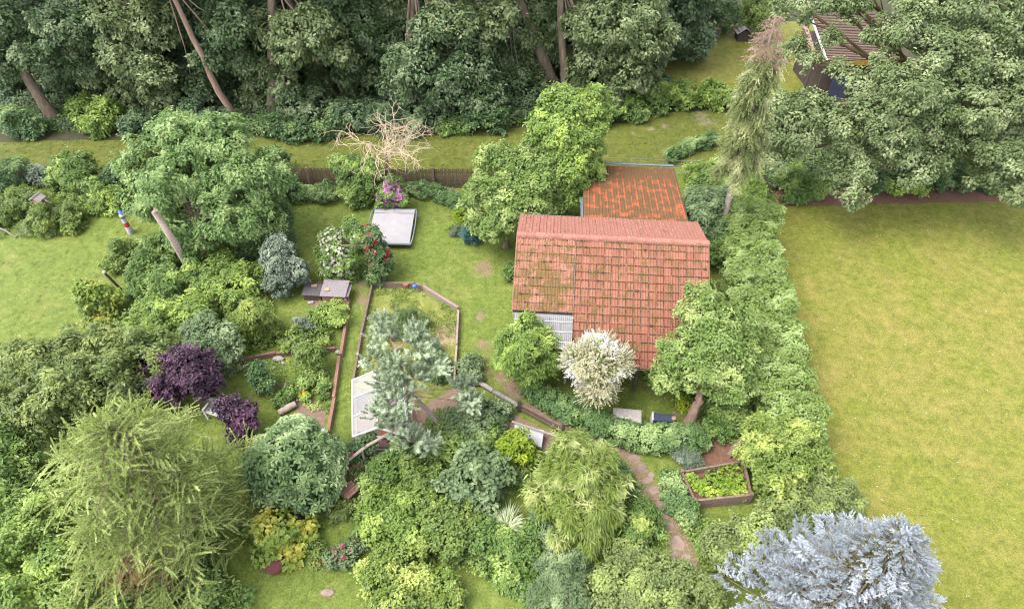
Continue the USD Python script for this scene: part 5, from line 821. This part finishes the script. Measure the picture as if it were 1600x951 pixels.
# ------------------------------------------------------------------ garden shrubs, hedges, flowers
S = [
 ('shrub', 'leafy green shrub in the top left corner below the track', 'deep', [(20, 270, 30), (-10, 285, 34)], {}), ('shrub', 'blue grey sparse shrub between leafy shrubs at the left fence line', 'silver', [(60, 275, 18), (45, 268, 14)], {}),
 ('shrub', 'round bright green shrub above the bird box', 'mid', [(115, 270, 34), (135, 290, 28), (95, 285, 26)], {}), ('shrub', 'clipped low green shrub left of the toy lighthouse', 'bright', [(172, 312, 26), (155, 315, 18)], {}), ('shrub', 'dark shrub squeezed between round shrub and ash crown', 'deep', [(180, 275, 22), (160, 290, 18)], {}),
 ('shrub', 'sprawling yellow green shrub around the bird box', 'autumn', [(30, 315, 30), (70, 345, 26), (110, 340, 22), (5, 330, 26)], dict(L=.1)), ('shrub', 'thicket of dark green leaves right under the ash tree', 'deep', [(430, 260, 30), (445, 290, 26), (420, 310, 26)], {}),
 ('shrub', 'dense green shrub below the pale dead trunk', 'mid', [(245, 400, 38), (225, 430, 28), (270, 440, 38), (235, 455, 26)], {}), ('shrub', 'bright green shrub right below the ash tree', 'bright', [(340, 420, 40), (385, 435, 34), (320, 400, 34), (365, 460, 36), (325, 455, 32)], {}),
 ('shrub', 'loose pale shrub on the lawn left of the dense green shrub', 'autumn', [(190, 390, 22), (180, 412, 18)], {}), ('vine', 'yellowish vine climbing the dark leaning post', 'vine', [(158, 465, 26, 1.0, 1.2), (150, 495, 22), (170, 490, 22)], dict(L=.14, W=.12)),
 ('shrub', 'silver grey upright shrub beside the dark wooden box', 'silver', [(432, 385, 24, 1.9), (445, 415, 28, 1.3), (435, 440, 26, .8), (455, 425, 24, 1.0), (425, 400, 18, 1.6)], {}), ('shrub', 'feathery yellow green shrub in the middle of the left garden', 'yellowgreen', [(395, 490, 26, 1.5), (385, 510, 24), (410, 515, 24), (395, 480, 18, 1.9)], dict(W=.04, droop=.2)),
 ('shrub', 'broad grey green shrub left above the curved board edging', 'grey', [(335, 535, 38, 1.4), (315, 560, 32), (350, 565, 26), (310, 520, 30, 1.5)], {}), ('shrub', 'bright green spreading shrub in front of the pale dead trunk', 'bright', [(265, 500, 40, 1.0), (230, 495, 28), (300, 490, 36, 1.0), (215, 520, 26)], {}),
 ('shrub', 'light green bush at the left bed top near the boxes', 'bright', [(515, 490, 24), (498, 498, 18)], {}), ('shrub', 'grey lavender tuft below the light green bush', 'silver', [(475, 510, 16), (488, 508, 12)], dict(L=.08)), ('shrub', 'yellow tinged small shrub above the left flower bed', 'autumn', [(470, 535, 22), (500, 530, 18), (485, 555, 22, .9), (450, 540, 14)], {}),
 ('shrub', 'small dark evergreen shrub standing alone in the left bed', 'deep', [(405, 580, 14, 1.0, 1.2), (412, 600, 15, .6), (400, 590, 12, .8)], {}), ('shrub', 'weedy greens spreading by the yellow flowers', 'mid', [(440, 622, 14), (455, 612, 10), (480, 595, 16), (500, 590, 14), (505, 610, 12)], dict(L=.1)),
 ('shrub', 'large olive green shrub mass at the left edge', 'olive', [(60, 582, 58, 2.2), (120, 566, 54, 2.2), (180, 556, 50, 2.0), (90, 620, 62, 2.4), (160, 605, 54, 2.2), (20, 615, 50, 2.0), (225, 572, 40, 1.8), (40, 650, 54, 1.8), (140, 640, 44, 1.8), (250, 545, 30, 1.6)], dict(L=.15, W=.075)),
 ('shrub', 'dark purple smoke bush behind the larch top', 'purple', [(290, 580, 36, 1.8), (315, 595, 26, 1.5), (260, 600, 30, 1.5), (215, 605, 26, 1.4), (190, 630, 24, 1.2), (290, 556, 18, 2.5), (240, 568, 18, 1.8), (330, 588, 16, 1.7), (170, 640, 18, 1.0)], dict(L=.12, W=.08, amp=.75, sats=4, sprig=1.6, clump=.2)), ('shrub', 'second dark purple bush right of the white bench', 'purple', [(370, 645, 20, 1.2), (380, 665, 18, .9), (355, 635, 16, 1.3), (392, 640, 9, 1.2), (378, 685, 14, .5)], dict(L=.12, W=.08, amp=.75, sats=4, sprig=1.6, clump=.18)),
 ('shrub', 'green shrub left of the larch at the picture edge', 'mid', [(15, 700, 44, 1.8), (-20, 740, 50, 1.6), (30, 750, 36, 1.2)], dict(L=.15)), ('shrub', 'yellow green bushy shrub in the bottom left corner', 'bright', [(40, 850, 50, 1.6), (90, 880, 44, 1.4), (20, 910, 50, 1.4), (110, 930, 44, 1.2), (150, 900, 30, 1.2), (60, 800, 40, 1.6), (0, 800, 40, 1.6)], dict(L=.12)),
 ('shrub', 'dark green shrub beneath the larch branches', 'mid', [(170, 840, 34, .9), (240, 930, 34, .6), (320, 920, 30, .5), (300, 850, 40, .6), (200, 950, 40, .6)], {}),
 ('vine', 'broad leaved vine over the dark terracotta pot', 'vine', [(430, 825, 28, .9), (460, 845, 24), (425, 855, 22), (405, 830, 20), (480, 830, 20), (450, 870, 16)], dict(L=.18, W=.16)), ('shrub', 'mossy yellow hummock beneath the chestnut sapling', 'olive', [(530, 798, 20, .2, .5)], dict(L=.07, W=.04, stem=False)),
 ('shrub', 'dense mixed shrub right of the rustic bench', 'bright', [(600, 790, 34), (640, 800, 34), (580, 820, 30), (620, 830, 34), (655, 835, 34)], {}), ('shrub', 'dark shrub with reddish tinge above the mixed bed', 'autumn', [(640, 740, 24), (660, 760, 26), (690, 745, 22)], {}), ('shrub', 'leafy shrub below the rustic pole', 'mid', [(600, 735, 26), (625, 715, 24), (585, 750, 20)], {}),
 ('shrub', 'large grey green shrub in the middle of the bed', 'grey', [(740, 745, 36, 1.2), (755, 775, 30), (715, 765, 30), (770, 740, 26, 1.1), (735, 720, 26, 1.1)], dict(L=.16, W=.12)), ('shrub', 'yellowish shrub mass above the bottom lawn', 'autumn', [(690, 810, 34), (720, 800, 28), (700, 845, 34), (735, 830, 28), (660, 790, 26)], {}),
 ('shrub', 'pale yellow green shrub at the bottom centre', 'yellowgreen', [(610, 875, 34), (640, 890, 36), (600, 910, 36), (650, 925, 36), (690, 920, 30), (620, 950, 40), (700, 945, 26), (580, 890, 20)], dict(L=.11)), ('shrub', 'dark mixed perennials below the split log edging', 'grey', [(735, 635, 26), (765, 650, 26), (720, 660, 24), (750, 675, 26), (785, 645, 18)], dict(L=.1)),
 ('shrub', 'green mound below those dark perennials', 'mid', [(720, 690, 28), (745, 695, 24), (690, 700, 24), (770, 690, 20)], {}), ('shrub', 'lime green glossy shrub in front of the cold frame', 'lime', [(808, 695, 26, .8), (820, 712, 20), (795, 710, 20)], dict(L=.13)),
 ('shrub', 'green groundcover right of the ornamental grass', 'mid', [(775, 850, 30), (800, 860, 26), (760, 830, 24), (830, 840, 22), (820, 880, 24)], {}), ('shrub', 'blue green perennials below the weeping shrub', 'grey', [(840, 820, 22), (860, 840, 22), (850, 800, 18), (870, 855, 16)], {}),
 ('shrub', 'rounded grey green conifer shrub at bottom centre right', 'grey', [(870, 905, 36), (900, 890, 26), (890, 935, 34), (850, 930, 24), (860, 880, 22)], dict(L=.09, W=.035)), ('shrub', 'low juniper by the path right of the weeping shrub', 'mid', [(1005, 810, 26), (1020, 835, 22), (990, 830, 24), (1005, 795, 20), (985, 805, 18)], dict(L=.09, W=.045)),
 ('shrub', 'yellowish patch of foliage on the juniper by the path', 'yellowgreen', [(1003, 822, 12, .75)], dict(L=.08, stem=False)), ('shrub', 'narrow green shrub between weeping shrub and path', 'deep', [(970, 745, 16), (980, 765, 16), (990, 780, 12), (962, 725, 10)], {}),
 ('shrub', 'cream flowering dogwood at the bottom beside the path end', 'cream', [(985, 870, 32), (1030, 890, 34), (960, 905, 36), (1000, 925, 44), (1060, 915, 40), (940, 940, 34), (1090, 940, 44), (1045, 950, 40)], dict(L=.1)), ('shrub', 'cream variegated dogwood spreading behind the blue spruce', 'cream', [(1130, 850, 36), (1180, 828, 38), (1230, 790, 40), (1150, 870, 34), (1200, 850, 44), (1280, 790, 36), (1260, 760, 40), (1310, 780, 34)], dict(L=.11)),
 ('shrub', 'small box shrub left of the raised bed', 'box', [(1050, 765, 20), (1058, 785, 22), (1072, 802, 20), (1048, 748, 14)], dict(L=.08)), ('shrub', 'silvery lavender cushion above the raised bed', 'silver', [(1072, 714, 18), (1085, 722, 12)], dict(L=.1, W=.03)),
 ('shrub', 'round bright green bush before the cottage terrace', 'bright', [(825, 545, 44, 2.1), (802, 558, 32, 1.8), (848, 560, 30, 1.7), (826, 516, 26, 2.7), (826, 575, 34, 1.2), (800, 535, 26, 2.2), (850, 535, 24, 2.2)], dict(L=.12, W=.055)), ('shrub', 'yellow green shrub left of the fruit tree trunk', 'bright', [(1030, 580, 26, 1.0), (1045, 560, 22, 1.6), (1020, 572, 18, 1.2)], {}),
 ('shrub', 'little bright shrub touching the fruit tree trunk', 'lime', [(1068, 628, 12)], {}), ('shrub', 'small shrub with white flowers beside the vegetable bed corner', 'grey', [(732, 580, 20), (738, 565, 14)], dict(flower=[('blossoms', 'white', 14, .05)])),
 ('shrub', 'dark green shrub behind the pine in the vegetable bed', 'pine_dark', [(632, 505, 26), (650, 500, 18), (612, 505, 16)], dict(W=.03)), ('shrub', 'dark rounded shrub right of the pine', 'deep', [(680, 570, 22), (672, 545, 18), (688, 585, 14)], {}),
 ('shrub', 'large rounded shrub against the picket fence', 'mid', [(555, 275, 34, 1.4), (540, 260, 22, 1.8), (575, 270, 24, 1.6), (560, 300, 28)], {}), ('shrub', 'clipped round shrub left of the large fence shrub', 'box', [(508, 302, 19)], dict(L=.09, amp=.12, sats=1, sprig=.1)), ('shrub', 'low clipped shrub beside the clipped round shrub', 'box', [(480, 302, 16), (468, 308, 12)], dict(L=.09, amp=.15, sats=1, sprig=.1)),
 ('clipped_hedge', 'low clipped hedge curving away from the pink rhododendron', 'box', [(645, 295, 14), (662, 298, 15), (680, 300, 15), (697, 306, 15), (712, 314, 15), (722, 325, 12)], dict(L=.09, amp=.12, sats=1, sprig=.1)), ('shrub', 'pale green tuft below the apple tree edge', 'lime', [(718, 335, 10), (712, 352, 10)], {}),
 ('conifer', 'small blue green conifer under the apple tree', 'bluegreen', [(733, 362, 11, .7, 1.5), (737, 375, 9)], dict(W=.03)), ('shrub', 'grey tuft left of the small blue green conifer', 'silver', [(714, 358, 10)], dict(W=.03)),
 ('clipped_hedge', 'dense low hedge winding from the terrace to the raised bed', 'box', [(832, 608, 18), (843, 614, 19), (855, 621, 20), (866, 627, 21), (878, 634, 21), (890, 640, 22), (902, 646, 22), (914, 652, 22), (926, 658, 23), (938, 663, 23), (950, 668, 23), (962, 673, 24), (975, 677, 24), (988, 680, 24), (1002, 682, 24), (1017, 684, 25), (1032, 684, 26), (1048, 684, 26), (1063, 685, 26), (1078, 686, 26), (1090, 685, 20)], dict(L=.085, W=.06, amp=.08, sats=0, sprig=.12, clump=.15)),
 ('hedge', 'tall light green privet hedge between cottage and meadow', 'hedge', [(1172 + 78 * t + dx, 330 + 330 * t + dy, 30, 1.75 - .3 * t) for t in [k / 11 for k in range(12)] for dx, dy in ((-26, 0), (10, 12))] + [(1150, 440, 30, 2.0), (1160, 480, 30, 1.9), (1175, 600, 34, 1.4)], dict(L=.10, W=.065, amp=.28, sats=2, sprig=.35, clump=.24)),
 ('hedge', 'yellow green lower hedge above the cream dogwood', 'yellowgreen', [(1215, 680, 46, 1.3), (1255, 690, 38, 1.2), (1190, 700, 38, 1.2), (1230, 725, 44, 1.2), (1275, 725, 32, 1.0), (1210, 745, 34, 1.0), (1190, 672, 26, 1.3)], dict(L=.11)),
 ('shrub', 'leafy elder shrub at the annex right corner', 'grey', [(1095, 315, 30, 2.6), (1085, 340, 26, 2.4), (1110, 345, 28, 2.0), (1120, 310, 24, 2.4)], {}), ('shrub', 'dark shrub between spruce trunk and cottage gable', 'mid', [(1125, 365, 24, 1.6), (1120, 390, 22, 1.0), (1105, 290, 22, 1.2)], {}), ('shrub', 'yellow green shrub at the top end of the tall hedge', 'bright', [(1175, 305, 28, 1.2), (1195, 325, 20), (1160, 290, 22, 1.2)], {}),
 ('shrub', 'shrub with leafy stems behind the annex wire fence', 'bright', [(1080, 275, 14), (1100, 268, 14), (1120, 260, 13)], {}), ('shrub', 'greens covering the ground between hedge foot and fruit tree', 'mid', [(1130, 640, 28), (1120, 670, 20), (1150, 655, 26)], {}), ('shrub', 'small rose with orange flowers by the cottage left wall', 'mid', [(795, 430, 10), (797, 418, 8)], dict(flower=[('blossoms', 'red', 6, .05)])),
 ('shrub', 'dark foliage behind the fruit tree next to cottage wall', 'deep', [(1060, 500, 30, 1.8), (1045, 520, 24, 1.6), (1050, 480, 20, 2.2)], {}), ('shrub', 'leafy weeds at the right edge of the bottom lawn', 'mid', [(790, 905, 20), (815, 915, 18), (835, 935, 20), (770, 885, 14)], {}),
]
for nm, lb, mt, sp, kw in S:
    kw = dict(kw); kw.setdefault('L', .125); kw.setdefault('W', .072); bush(nm, lb, 'hedge' if 'hedge' in nm else ('conifer' if nm == 'conifer' else ('vine' if nm == 'vine' else 'shrub')), mt, sp, **kw)
bush('rhododendron', 'pink flowering rhododendron behind the swing seat canopy', 'shrub', 'mid', [(612, 302, 19, 1.1, 1.2), (613, 318, 18), (603, 312, 15, .8), (622, 310, 14, .9), (612, 285, 11, 1.7)], flower=[('blossoms', 'pink', 420, .10)])
bush('white_rose', 'white climbing rose over the left side of the garden arch', 'rose', 'mid', [(520, 375, 22, 1.6), (530, 400, 26, 1.2), (520, 420, 22, .7), (545, 425, 18), (550, 362, 18, 2.1), (510, 395, 16, 1.0), (560, 372, 14, 2.1)], flower=[('blossoms', 'white', 420, .075)])
bush('red_rose', 'red climbing rose over the right side of the garden arch', 'rose', 'deep', [(590, 395, 20, 1.4), (595, 415, 20, .9), (582, 372, 16, 2.0), (588, 432, 16), (575, 362, 12, 2.1)], flower=[('blossoms', 'red', 60, .115), ('white_blossoms', 'white', 70, .06)])
t = thing('rose_arch', 'slim wooden arch between white and red climbing roses', 'arch', at(560, 435))
for x in (545, 585):
    for dy in (0, -14): part(t, 'post', tub(at(x, 436 + dy), at(x, 436 + dy) + Z * 2.1, .03), 'old_wood')
for dy in (0, -14): part(t, 'beam', tub(at(545, 436 + dy) + Z * 2.1, at(585, 436 + dy) + Z * 2.1, .03), 'old_wood')
bush('rose_bush', 'rose bush with bright crimson flowers by the bottom lawn', 'rose', 'grey', [(540, 865, 20), (522, 870, 16), (552, 855, 14)], L=.1, flower=[('blossoms', 'rose', 16, .11)])
bush('rose_bush', 'small pink rose left of the crimson rose bush', 'rose', 'autumn', [(488, 850, 12), (500, 862, 10), (495, 875, 9)], L=.09, flower=[('blossoms', 'rose', 9, .08)])
bush('rose_bush', 'straggling rose with pink red blooms along the rustic pole', 'rose', 'deep', [(550, 705, 16, .7), (575, 690, 14, .8), (560, 720, 14), (538, 715, 12)], L=.1, flower=[('blossoms', 'rose', 18, .08)])
bush('yellow_flowers', 'patch of yellow flowers on bare earth in left bed', 'flowers', 'mid', [(476, 618, 9), (468, 612, 8)], L=.08, stem=False, flower=[('blossoms', 'yellow', 60, .045)])
bush('yellow_flowers', 'scattered yellow flowers below the weeping shrub', 'flowers', 'mid', [(940, 840, 16), (955, 828, 14), (930, 855, 12), (960, 890, 8), (965, 870, 10)], L=.1, stem=False, flower=[('blossoms', 'yellow', 34, .06)])
B = blobs_px([(905, 738, 50, 1.5), (900, 775, 50, 1.1), (930, 760, 42, 1.2), (872, 765, 40, 1.2), (890, 812, 42, .8), (935, 805, 36, .8), (915, 840, 26, .5), (892, 715, 32, 1.7)], 'w'); bush('weeping_shrub', 'large pale weeping shrub with hanging strands beside the path', 'shrub', 'weeping', None, world=B, L=.24, W=.032, droop=.8, cover=2.0, clump=.34, amp=.7, sprig=1.6)
# white-pink flamingo willow
B = blobs_px([(933, 572, 46, 2.4), (906, 562, 26, 2.6), (960, 565, 28, 2.5), (932, 605, 30, 1.8), (935, 545, 26, 2.9)], 'f'); p = at(934, 645); t = thing('flamingo_willow', 'ball shaped willow with white pink shoots before the cottage', 'tree', (p[0], p[1], 0)); r = rng_of('flam'); part(t, 'trunk', tube([p, up(p, .9), up(p, 1.9)], [.05, .045, .04], 7), 'bark'); part(t, 'crown', crown([Blob(b.c, b.R[0] * .85, b.R[2] * .85, 2) for b in B], .10, .04, r, 1.5), 'leaf_pinkwhite')
P, D = [], []
for b in B: d = sph(420, r); d = d[d[:, 2] > -.6]; P.append(b.c + d * b.R * r.uniform(.55, .95, (len(d), 1))); D.append(d + r.normal(0, .2, d.shape) + [0, 0, .25])
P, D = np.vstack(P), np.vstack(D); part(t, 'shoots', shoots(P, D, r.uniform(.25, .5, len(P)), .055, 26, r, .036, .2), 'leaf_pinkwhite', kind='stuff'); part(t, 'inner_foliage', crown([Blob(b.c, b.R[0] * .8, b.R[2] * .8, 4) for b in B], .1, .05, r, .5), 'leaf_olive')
def grass_clump(label, px, py, n, ln, mt, w=.03, zc=0):
    r = rng_of(label); p = at(px, py); V, Fq = [], []
    for k in range(n):
        a = r.uniform(0, 2 * np.pi); el = r.uniform(.45, 1.35); L = ln * r.uniform(.6, 1.1); d = np.array([math.cos(a) * math.cos(el), math.sin(a) * math.cos(el), math.sin(el)]); s = np.array([-math.sin(a), math.cos(a), 0]) * w / 2; u_ = np.linspace(0, 1, 5); b = p + np.r_[r.normal(0, .06, 2), 0]
        q = b + d * L * u_[:, None] - Z * (.55 * L * u_ ** 2.2)[:, None]; q[:, 2] = np.maximum(q[:, 2], .02); wd = (1 - u_ ** 2 * .95)[:, None]; V.append(np.vstack([q - s * wd, q + s * wd])); o = k * 10; Fq += [[o + i, o + i + 1, o + 6 + i] for i in range(4)] + [[o + i, o + 6 + i, o + 5 + i] for i in range(4)]
    solo('ornamental_grass', label, 'grass clump', (np.vstack(V), np.array(Fq)), mt)
for a in (('mixed low perennials filling the middle flower bed', [(560, 690), (700, 640), (860, 700), (870, 850), (800, 930), (720, 880), (560, 860), (540, 780)], .75, 'mid'), ('yellowish weeds mixed among the middle bed perennials', [(580, 720), (700, 690), (840, 720), (860, 870), (800, 930), (700, 890), (600, 850)], .8, 'autumn', .1, .06, .7, .9, .5),
    ('tangled low greenery under the larch at bottom left', [(-50, 700), (180, 760), (330, 870), (400, 935), (380, 1020), (-80, 1020)], .8, 'mid', .14), ('leafy thicket floor between the left garden shrubs', [(180, 470), (330, 430), (420, 470), (440, 520), (360, 580), (200, 560)], .7, 'bright'),
    ('weedy plants round the right hedge foot and dogwood', [(1090, 640), (1180, 600), (1300, 720), (1330, 820), (1100, 900), (1050, 800)], .6, 'hedge'), ('wild low plants round the bird box', [(-30, 285), (180, 285), (190, 325), (120, 372), (-30, 372)], .35, 'autumn', .11, .07, 1.2, .8, .45),
    ('shade plants under the large ash tree', [(210, 380), (450, 300), (470, 400), (400, 470), (210, 460)], .6, 'deep'), ('nettles and weeds along the foot of the wood', [(-80, 205), (420, 212), (700, 202), (960, 192), (960, 165), (420, 180), (-80, 170)], .6, 'mid', .17, .1, 1.3, .6, .4),
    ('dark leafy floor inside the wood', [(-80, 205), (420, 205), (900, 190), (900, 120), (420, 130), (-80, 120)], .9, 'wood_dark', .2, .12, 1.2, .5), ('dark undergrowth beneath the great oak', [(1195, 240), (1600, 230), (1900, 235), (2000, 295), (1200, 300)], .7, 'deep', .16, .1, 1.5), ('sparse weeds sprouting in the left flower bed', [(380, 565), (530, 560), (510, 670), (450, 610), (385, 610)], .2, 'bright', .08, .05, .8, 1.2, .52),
    ('sparse weeds sprouting inside the five-sided vegetable bed', [(583, 452), (645, 450), (714, 489), (709, 598), (640, 640), (555, 600)], .16, 'yellowgreen', .08, .05, .7, 1.1, .52), ('climbing weeds between annex and hedge', [(1065, 262), (1190, 262), (1200, 330), (1120, 400), (1090, 350)], .6, 'bright'),
    ('leafy edge plants right of the bottom lawn', [(760, 850), (860, 860), (900, 990), (850, 960), (780, 905)], .4, 'bright', .11)): cover_plants(*a, seed=len(a[0]))
grass_clump('arching pale striped ornamental grass in the middle bed', 792, 828, 300, 1.45, 'leaf_reed', .05); grass_clump('green grass clump on the lawn below the bird box', 40, 362, 150, .9, 'leaf_reed'); grass_clump('sparse grassy clump right of the bird box grass', 95, 352, 110, .7, 'leaf_mid'); grass_clump('long grass blades at the bottom left lawn edge', 370, 940, 70, .8, 'leaf_bright')
